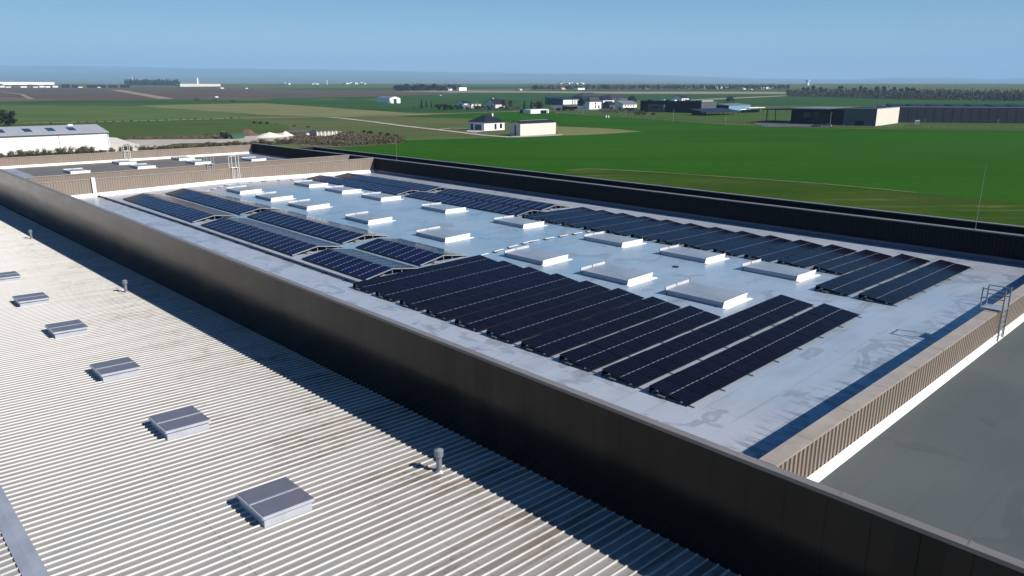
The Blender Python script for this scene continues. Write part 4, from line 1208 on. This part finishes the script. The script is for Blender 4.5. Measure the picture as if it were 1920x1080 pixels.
def tree_meshes(kind, seed):
    random.seed(seed); b = MB(); t = MB()                      # unit: one metre tall, scaled on use (built 10 m tall)
    if kind == 'round':
        cs = [((random.gauss(0, 1.5), random.gauss(0, 1.5), random.uniform(3.4, 8.2)), random.uniform(1.1, 1.9)) for _ in range(15)]
        lobes(b, cs, 95, .85); t.tube((0, 0, -.3), (.1, 0, 4.5), .34, .2)
        for c, r in cs[:6]: t.tube((.1, 0, 3.2), c, .14, .05, n=5)
    elif kind == 'bush':
        cs = [((random.gauss(0, 2.6), random.gauss(0, 2.6), random.uniform(2., 6.6)), random.uniform(1.8, 3.)) for _ in range(12)]
        lobes(b, cs, 60, 1.15); t.tube((0, 0, -.3), (0, 0, 3), .3, .15)
        for c, r in cs[:5]: t.tube((0, 0, .6), c, .16, .05, n=5)
    elif kind == 'hedge':
        cs = [((random.uniform(-4.6, 4.6), random.gauss(0, 1.6), random.uniform(1.6, 6.4)), random.uniform(1.9, 2.9)) for _ in range(20)]
        lobes(b, cs, 95, .72); t.tube((0, 0, -.3), (0, 0, 3), .3, .15)
        for c, r in cs[:9]: t.tube((c[0] * .8, 0, 0), c, .12, .05, n=5)
    elif kind == 'conifer':
        for i in range(620):
            z = random.uniform(.6, 10) ; r = (1 - (z / 10.2) ** 1.1) * 2.3 * (.75 + .25 * math.sin(z * 3.2)); a = random.uniform(0, 6.28); q = random.random() ** .45 * r
            leaf(b, Vector((math.cos(a) * q, math.sin(a) * q, z)), .8)
        t.tube((0, 0, -.3), (0, 0, 9.4), .24, .05)
    elif kind == 'pine':
        cs = [((random.gauss(0, 1.3) + .5 * (seed % 3 - 1), random.gauss(0, 1.3), random.uniform(5.6, 9.2)), random.uniform(.8, 1.5)) for _ in range(10)]
        cs += [((random.gauss(0, 1.6), random.gauss(0, 1.6), random.uniform(3, 5.4)), random.uniform(.5, .9)) for _ in range(4)]
        lobes(b, cs, 60, .85); t.tube((0, 0, -.3), (.2, .1, 8.6), .26, .1)
        for c, r in cs: t.tube((.1, .05, max(2.6, c[2] - 1.2)), c, .09, .03, n=4)
    else:                                                       # bare winter tree
        t.tube((0, 0, -.3), (0, 0, 5.), .26, .12)
        for i in range(210):
            z = random.uniform(2.0, 7.5); a = random.uniform(0, 6.28); l = random.uniform(1.2, 2.6); el = random.uniform(.5, 1.3)
            d = Vector((math.cos(a) * math.cos(el), math.sin(a) * math.cos(el), math.sin(el))); q0 = Vector((math.cos(a) * random.uniform(0, 1.3), math.sin(a) * random.uniform(0, 1.3), z))
            n = d.orthogonal().normalized() * random.uniform(.07, .14); q1 = q0 + d * l
            b.poly([q0 - n, q0 + n, q1 + n * .2, q1 - n * .2])
            for _ in range(2):
                c = q0.lerp(q1, random.uniform(.5, 1)); leaf(b, c, .75)
        for i in range(6):
            a = i * 1.05; t.tube((0, 0, 2 + .4 * i), (math.cos(a) * 1.5, math.sin(a) * 1.5, 5 + .5 * i), .1, .03, n=5)
    return b, t


TM = {'round': M_leaf_mid, 'bush': M_bush_brown, 'conifer': M_leaf_dark, 'pine': M_pine, 'bare': M_bare, 'hedge': M_hedge, 'dark': M_leaf_dark, 'greenbush': M_leaf_mid}
TREES = {}


def tree_mesh(kind, var):
    if (kind, var) not in TREES:
        base = {'dark': 'bush', 'greenbush': 'bush'}.get(kind, kind)
        b, t = tree_meshes(base, 100 + var * 7 + len(kind))
        TREES[(kind, var)] = (b.mesh('crown', TM[kind]), t.mesh('trunk', M_wood))
    return TREES[(kind, var)]


def tree(kind, name, label, x, y, ytop, group=None, wid=1., cat='tree', var=None):
    st = random.getstate(); var = random.randrange(4) if var is None else var
    c, t = tree_mesh(kind, var); random.setstate(st); random.random()
    p, _, _, h = bp(x, y, None, None, ytop); s = h / 9.6
    o = thing(name, label, cat, p, random.uniform(0, 6.28), group); o.scale = (s * wid, s * wid, s)
    link('crown', c, o); link('trunk', t, o)
    return o


tree('dark', 'broad_tree', 'broad dark evergreen tree at the left edge behind the white hall', 15, 236.5, 199, wid=.85, var=1)
for i, x in enumerate((58, 76, 95, 112, 147, 163, 182, 197, 213, 230, 246, 262, 278, 295, 312, 324, 339, 353, 366, 381, 396, 421, 434, 448)):
    hpx = (3.2, 2.4, 3.6, 2.8)[(i * 7) % 4]
    y = 233.2 - (x - 58) * .0285
    tree('greenbush', 'track_shrub', f'low green shrub in the row along the pale track, {ORD[i]} from the left', x, y, y - hpx, 'shrubs along the pale track', wid=.85 + .3 * ((i * 5) % 3) / 2, cat='shrub')
for x, y, yt, w, k, l in ((477, 231.8, 226, 1.1, 'dark', 'dark bush on the slope, left end of the dark clump'), (488, 232, 227, 1.3, 'dark', 'dark bush in the middle of the dark clump on the slope'), (501, 232.4, 227, 1.3, 'dark', 'dark bush at the right end of the dark clump on the slope'),
                          (518, 233, 230, 1.2, 'greenbush', 'small green bush right of the dark clump'), (552, 238, 234, 1.5, 'greenbush', 'green bush above the gravel heaps'), (577, 239.5, 235, 1.5, 'dark', 'dark bush above the storage bays'),
                          (590, 248, 242, 1.6, 'bush', 'brown bush behind the storage bays, left'), (625, 249.5, 243, 1.7, 'bush', 'brown bush at the right of the storage bays'), (660, 252, 245, 1.6, 'bush', 'brown bush right of the storage bays'),
                          (682, 250, 242.5, .8, 'dark', 'upright dark shrub on the bramble bank'), (694, 250.5, 244, 1.4, 'dark', 'wide dark shrub on the bramble bank'), (714, 252, 246, 1.6, 'bush', 'brown shrub on the bramble bank'), (728, 254, 248, 1.7, 'dark', 'dark shrub near the right end of the bramble bank'), (742, 258.5, 250, 1.0, 'dark', 'last dark shrub of the bramble bank, left of the lightning rod')):
    tree(k, 'bush', l, x, y, yt, None, w, 'bush')
# hedge bushes in front of the white hall and the yard
HB = [(-20, 11), (4, 10), (22, 12), (40, 12), (58, 11), (78, 13), (88, 11), (112, 12), (130, 14), (148, 13), (166, 13), (179, 7), (191, 8), (211, 10), (229, 10), (240, 12), (264, 11), (273, 9)]
for i, (x, hp) in enumerate(HB):
    y = 300.5 - .055 * x * .9
    tree('hedge', 'hedge_bush', f'brown hedge bush in front of the white hall, {ORD[i]} from the left', x, y, y - 1.85 * hp + 1, 'hedge bushes before the white hall', wid=.8, cat='bush')
HB2 = list(range(284, 545, 16))
for i, x in enumerate(HB2):
    y = 284.5 - .058 * (x - 284); hp = 13 + 2.5 * math.sin(i * 2.1)
    tree('hedge', 'hedge_bush', f'brown hedge bush before the gravel yard, {ORD[i]} from the left', x, y, y - hp, 'hedge bushes before the gravel yard', wid=1.15, cat='bush')


def thicket(name, px, n, s, h, m, label=None):
    """ground cover nobody could count, one object"""
    b = MB(); xs = [q[0] for q in px]; ys = [q[1] for q in px]; k = 0
    while k < n:
        x, y = random.uniform(min(xs), max(xs)), random.uniform(min(ys), max(ys)); ins = False
        for (xa, ya), (xb, yb) in zip(px, px[1:] + px[:1]):
            if (ya <= y) != (yb <= y) and x < xa + (xb - xa) * (y - ya) / (yb - ya): ins = not ins
        if not ins: continue
        p = G(x, y); hh = h * (.35 + .9 * max(0, noise.noise((p.x * .11, p.y * .11, 0)) + .35))
        for _ in range(5): leaf(b, p + Vector((random.gauss(0, 1), random.gauss(0, 1), random.random() * hh)), s)
        k += 1
    return tag(b.build(name, m), label, None, None, 'stuff')


thicket('brambles', [(545, 254), (640, 250), (752, 258), (752, 267), (640, 272), (556, 270)], 2600, .55, 1.3, M_hedge)
thicket('brambles', [(600, 256), (700, 256), (756, 260), (756, 269), (640, 275), (560, 272)], 1500, .5, .8, M_mossy)
thicket('brambles', [(232, 259), (340, 257), (420, 253), (425, 257), (330, 262), (240, 263)], 700, .5, 1., M_hedge)
thicket('garden_scrub', [(880, 203), (950, 201), (985, 204), (980, 208), (900, 209)], 260, .9, 2., M_bare)
thicket('garden_scrub', [(1120, 206), (1200, 205), (1215, 212), (1130, 213)], 300, .9, 2., M_bare)

garden = [('conifer', 790.5, 204, 185.5, .9, 'tallest slim conifer, left of the trio in the green field'), ('conifer', 799.5, 202, 188, 1.0, 'middle conifer of the trio in the green field'), ('conifer', 809, 202, 189.5, .9, 'right conifer of the trio in the green field'),
          ('conifer', 776, 204.5, 198.5, .9, 'tiny conifer left of the trio'), ('dark', 822, 206.5, 192.5, .9, 'first dark garden tree of the dense hedge'), ('dark', 831, 207, 192, 1., 'second dark garden tree of the dense hedge'), ('dark', 843, 206, 195, 1.2, 'third dark garden tree of the dense hedge'), ('dark', 855, 205.5, 195.5, 1.1, 'fourth dark garden tree of the dense hedge'),
          ('dark', 877, 206, 200, 1.2, 'dark bush before the small grey outbuilding'), ('dark', 893, 205, 195.5, 1.1, 'dark tree left of the pale cottage'), ('dark', 902, 205, 196.5, 1., 'dark tree touching the pale cottage'), ('dark', 918, 206.5, 199, 1., 'dark shrub in front of the pale cottage'), ('dark', 938, 205, 198, 1.3, 'dark hedge tree right of the pale cottage'), ('dark', 949, 205, 199, 1.2, 'dark hedge tree under the bare trees'),
          ('bare', 944, 204.5, 184.5, .9, 'left bare winter tree behind the bungalow'), ('bare', 957, 204, 186, 1., 'right bare winter tree behind the bungalow'), ('dark', 971, 204, 199, 1.3, 'round dark shrub right of the bare trees'),
          ('conifer', 983, 206, 189.5, 1.1, 'left dark conifer behind the flat white garage'), ('conifer', 996, 206.5, 189, 1.15, 'right dark conifer behind the flat white garage'), ('dark', 1010, 205, 186.5, .95, 'rounded dark tree beside the pillared hall'),
          ('dark', 1047, 207.5, 200.8, 1.5, 'dark clipped shrub before the bicycle shelter, left'), ('dark', 1058, 208, 201.5, 1.5, 'dark clipped shrub before the bicycle shelter, middle'), ('dark', 1072, 208, 202, 1.5, 'dark clipped shrub before the bicycle shelter, right'),
          ('dark', 1185, 192, 176.5, .95, 'dark tree right of the hipped roofs'), ('dark', 1369, 191, 178.5, 1.1, 'round dark tree behind the pale blue shed'), ('dark', 1176, 207, 200, 1.3, 'dark bush before the classroom block, left'), ('dark', 1186, 207.5, 201, 1.3, 'dark bush before the classroom block, right'),
          ('bush', 1196, 215.5, 207, 1.4, 'brown bush at the left corner of the black hall'), ('bush', 1207, 215.8, 208.5, 1.4, 'brown bush before the black hall'), ('bush', 1226, 216, 210, 1.3, 'brown bush before the grey box of the black hall'), ('bare', 1146, 208, 199, 1.1, 'small bare tree before the dark gabled hall'), ('bare', 1162, 209, 200, 1.1, 'small bare tree before the classroom block'),
          ('bush', 368, 188.5, 183.5, 1.7, 'brown bush at the field edge, left of two'), ('bush', 402, 189.2, 185, 2.0, 'wide brown bush at the field edge, right of two'), ('dark', 437, 191.5, 188, 1.6, 'dark bush at the field edge under the ploughed land')]
for k, x, y, yt, w, l in garden: tree(k, {'conifer': 'conifer', 'dark': 'garden_tree', 'bare': 'bare_tree', 'bush': 'bush'}[k], l, x, y, yt, None, w)

# woodland belt at the right
random.seed(5)
thicket('undergrowth', [(1474, 178.5), (1600, 179), (1930, 184), (1990, 186), (1990, 191), (1700, 187), (1474, 181.2)], 6200, 2.2, 15.5, M_belt)
pin = [(1478, 0), (1490, 0), (1503, 1), (1514, 1), (1523, 2), (1536, 1), (1549, 0), (1557, 0), (1567, 0), (1576, 2), (1588, 0), (1600, 1), (1610, 2), (1620, 1), (1629, 0), (1640, 2), (1653, 2), (1664, 0), (1675, 2), (1690, 1), (1702, 2), (1712, 2), (1722, 0), (1735, 1), (1748, 0), (1760, 0), (1777, 1), (1790, 0), (1806, 0), (1818, 0), (1832, 1), (1846, 0), (1853, 1), (1868, 0), (1884, 0), (1896, 0), (1910, 0), (1922, 1)]
cnt = [0, 0]
for x, k in pin:
    y = 180.2 + max(0, x - 1600) * .031; x += random.uniform(-3, 3)
    if k:
        i = cnt[0]; cnt[0] += 1
        tree('pine', 'pine_tree', f'tall dark pine in the woodland belt, {ORD[i]} pine from the left', x, y - 1.0, y - (19.5 if k == 2 else 16) + random.uniform(-1, 1.5), 'pines in the woodland belt', .85)
    else:
        i = cnt[1]; cnt[1] += 1
        tree('bare', 'bare_tree', f'grey bare tree in the woodland belt, {ORD[i]} bare one from the left', x, y - .3, y - 14 + random.uniform(-2, 2), 'bare trees in the woodland belt', 1.25)
# tree row with the village, middle distance
xs = list(range(1004, 1478, 11)); cnt = [0, 0]
thicket('far_hedges', [(1000, 164.2), (1475, 163.4), (1475, 167.4), (1000, 168.2)], 2200, 4.5, 12., M_bare)
for n, x in enumerate(xs):
    k = (n * 5) % 3
    y = 168.2 - (x - 1000) * .002; x += random.uniform(-4, 4)
    if k == 0:
        i = cnt[0]; cnt[0] += 1
        tree('conifer' if n % 2 else 'dark', 'village_tree', f'dark tree in the hazy village row, {ORD[i]} dark one from the left', x, y, y - random.uniform(8.5, 11.5), 'dark trees of the village row', 1.3)
    else:
        i = cnt[1]; cnt[1] += 1
        tree('bare', 'village_tree', f'greyish tree in the hazy village row, {ORD[i]} grey one from the left', x, y, y - random.uniform(6, 9), 'grey trees of the village row', 1.6)
# copse left of the middle
thicket('copse_undergrowth', [(744, 167.5), (862, 167.0), (866, 169.8), (744, 170.4)], 1300, 3.4, 15., M_pine)
for i, x in enumerate((741, 748, 755, 762, 767, 775, 783, 791, 797, 802, 808, 815, 822, 829, 835, 843, 851, 858)):
    k = ('bare', 'pine', 'dark', 'dark')[(i * 3) % 4]
    tree(k, 'copse_tree', f'tree of the dark copse, {ORD[i]} from the left', x, 170.2, 170 - random.uniform(9.5, 13.5), 'trees of the dark copse', 1.15)
thicket('far_wood', [(232, 157.2), (300, 157), (338, 158.6), (334, 160.6), (240, 160.4)], 900, 8., 26., M_pine)


# far houses
def far_house(x, y, wpx, hpx, label, wm=M_render, rm=M_slate2, dep=12., flat=False, cat='house', nm='far_house', rr=.6):
    p, L, _, h = bp(x - wpx / 2, y, x + wpx / 2, None, y - hpx)
    if flat: return building(nm, label, cat, p, 0, L, dep, h, 'flat', 0, wm, rm)
    return building(nm, label, cat, p, 0, L, dep, h / (1 + rr), 'x', h / (1 + rr) * rr, wm, rm, over=.5)


far_house(40, 159.6, 125, 6, 'very long white warehouse on the far left horizon', M_white, M_white, 80, True, 'warehouse', 'far_warehouse')
rowL = [(5, 9, 5, 0), (16, 10, 4, 1), (31, 11, 5, 2), (45, 12, 5, 1), (58, 10, 5.5, 2), (67, 9, 4, 1), (79, 10, 5, 0), (90, 9, 5.5, 1), (104, 10, 5, 0), (124, 13, 6, 3), (143, 12, 5, 3), (151, 8, 3.5, 1), (168, 7, 3.5, 0), (174, 18, 5, 3), (192, 14, 5, 3), (186, 5, 2.5, 0), (213, 15, 4.5, 3), (236, 16, 5.5, 3)]
dsc = ['white house with grey roof', 'pale house with slate roof', 'brownish house', 'dark navy shed']
for i, (x, w, hp, k) in enumerate(rowL):
    far_house(x, 164.2 + .3 * (i % 2), w, hp, f'{dsc[k]} in the far left settlement, {ORD[i]} from the left', [M_white, M_render, M_dirt, M_navy][k], [M_greyroof, M_slate, M_slate2, M_slate][k], 12, nm='settlement_house')
far_house(1, 161.8, 8, 4.5, 'dark roofed house just under the long white warehouse', M_navy, M_slate)
p, L, W, h = bp(338, 162.6, 414, None, 157.2)
o = building('farm_depot', 'long beige depot with a pale silo tower on the left horizon', 'depot', p, 0, L, 40, h, 'flat', 0, M_concrete, M_gravel)
MB().box(L * .43, L * .43 + L * .035, 5, 17, h + .2, h + L * .12).build('tower', M_white, o); MB().box(L * .44, L * .44 + L * .018, 7, 15, h + L * .12 + .01, h + L * .15).build('tower_top', M_white, o)
for x, y, w, hp, l in ((417, 166.3, 6, 2, 'tiny white van-like hut beyond the depot'), (463, 166.6, 4, 1.6, 'tiny white hut on the ploughed field'), (407, 183.2, 5, 2.4, 'small white hut at the edge of the ploughed field')):
    far_house(x, y, w, hp, l, M_white, M_white, 6)
village = [(1058, 168, 9, 5, 1, 'red roofed house at the left of the hazy village'), (1090, 168.6, 13, 3.6, 2, 'long flat white building in the hazy village'), (1200, 167.8, 6, 5.5, 0, 'white gabled house in the hazy village, left'), (1214, 167.8, 5, 5.5, 1, 'pinkish house right of the white gable in the village'), (1273, 167.2, 7, 4.5, 0, 'white house in the middle of the hazy village'), (1293.5, 167.4, 3.5, 3.4, 0, 'left one of two small white gables in the village'), (1298, 167.4, 3.5, 3.4, 0, 'right one of two small white gables in the village'), (1325, 165.6, 14, 3, 2, 'grey long roof in the hazy village'), (1356, 166.4, 24, 4, 2, 'pale long hall in the hazy village'), (1396, 168, 5, 4, 1, 'small pale house right of the long hall'), (1410, 168.4, 4, 2, 0, 'tiny white hut before the village trees'), (1438, 167.3, 22, 4, 2, 'long white barn at the right of the hazy village'),
           (868, 170.4, 14, 6.6, 2, 'white flat box building right of the dark copse'), (844.5, 170, 7, 6, 0, 'white gabled house at the right end of the copse'), (836, 169, 3.5, 5.5, 0, 'narrow white house in the copse'), (771.5, 169.8, 2, 5.5, 0, 'white chimney-like house front in the copse'), (977, 169.5, 4.5, 4, 0, 'white house at the left end of the village row'), (826.5, 179.3, 3, 2, 0, 'tiny hut beside the pale field road')]
for x, y, w, hp, k, l in village:
    far_house(x, y, w, hp, l, [M_white, M_cream, M_white][k], [M_greyroof, M_red, M_greyroof][k], 14, k == 2, nm='village_house')
# towers and the hazy town
for x, y, yt, w, l in ((614, 158.6, 150.5, 1.3, 'slim white tower on the left horizon'), (1515.5, 160, 149.8, 3.4, 'water tower above the woodland belt'), (250, 159, 143.5, 1., 'thin mast above the far wood')):
    p, L, _, h = bp(x - w / 2, y, x + w / 2, None, yt)
    o = thing('far_tower', l, 'tower', p); MB().tube((0, 0, -1), (0, 0, h * .72), L * .42, L * .36, n=14).build('shaft', M_render, o); MB().tube((0, 0, h * .722), (0, 0, h), L * .5, L * .58, n=14).build('head', M_white, o)
random.seed(21)
i = 0
for x0, x1, yb, n in ((648, 686, 157.6, 14), (1052, 1098, 157.6, 9), (585, 600, 158.2, 4), (530, 545, 158.4, 4), (20, 90, 158.2, 0)):
    for q in range(n):
        x = x0 + (x1 - x0) * (q + random.random() * .5) / n
        far_house(x, yb + random.uniform(-.2, .3), random.uniform(1.6, 3.6), random.uniform(1.4, 3.4), f'pale block of the hazy distant town, {ORD[i]} from the left of its clusters', M_white, M_white, 30, True, 'building', 'town_block'); i += 1

# ------------------------------------------------------------------ HAZE, SKY, SUN, CAMERA
b = MB()
c = [FWD * d + RGT * r for d, r in ((-700, -34000), (-700, 34000), (36500, 34000), (36500, -34000))]
b.hexa([(q.x, q.y, GZ - 1.) for q in c], [(q.x, q.y, 1250.) for q in c])
mh = bpy.data.materials.new('haze_air'); mh.use_nodes = True; nt = mh.node_tree
for n in list(nt.nodes):
    if n.type == 'BSDF_PRINCIPLED': nt.nodes.remove(n)
pv = nt.nodes.new('ShaderNodeVolumePrincipled'); pv.inputs['Color'].default_value = (.41, .68, 1, 1); pv.inputs['Density'].default_value = 0.72e-4; pv.inputs['Anisotropy'].default_value = 0
nt.links.new(pv.outputs[0], [n for n in nt.nodes if n.type == 'OUTPUT_MATERIAL'][0].inputs['Volume'])
tag(b.build('haze', mh), kind='stuff')

SUN = Vector((.46, -1.2, 1.0)).normalized()
w = bpy.data.worlds.new('World'); SC.world = w; w.use_nodes = True
nt = w.node_tree; bg = nt.nodes['Background']
sk = nt.nodes.new('ShaderNodeTexSky'); sk.sky_type = 'NISHITA'; sk.sun_disc = False
sk.sun_elevation = math.asin(SUN.z); sk.sun_rotation = math.atan2(-SUN.x, SUN.y)
sk.altitude = 200; sk.air_density = 1.0; sk.dust_density = .35; sk.ozone_density = 2.5
hs = nt.nodes.new('ShaderNodeHueSaturation'); hs.inputs['Saturation'].default_value = 1.7; hs.inputs['Value'].default_value = 1.02; hs.inputs['Hue'].default_value = .505
nt.links.new(sk.outputs[0], hs.inputs['Color']); nt.links.new(hs.outputs[0], bg.inputs['Color']); bg.inputs['Strength'].default_value = .05
sl = bpy.data.lights.new('sun', 'SUN'); sl.energy = 5.0; sl.angle = R(.53); sl.color = (1, .94, .86)
so = link('sun', sl); so.rotation_euler = SUN.to_track_quat('Z', 'Y').to_euler()
cam = bpy.data.cameras.new('camera'); cam.sensor_width = 36; cam.lens = 36 * FPX / 1920; cam.clip_start = .5; cam.clip_end = 120000
co = link('camera', cam); co.location = (0, 0, CAMZ); co.rotation_euler = (math.pi / 2 - PITCH, 0, -YAW); SC.camera = co
SC.view_settings.view_transform = 'Standard'; SC.view_settings.look = 'None'; SC.view_settings.exposure = .55; SC.view_settings.gamma = 1
SC.render.engine = 'CYCLES'; SC.cycles.use_denoising = True; SC.cycles.max_bounces = 8; SC.cycles.volume_bounces = 1
SC.cycles.sample_clamp_indirect = 6
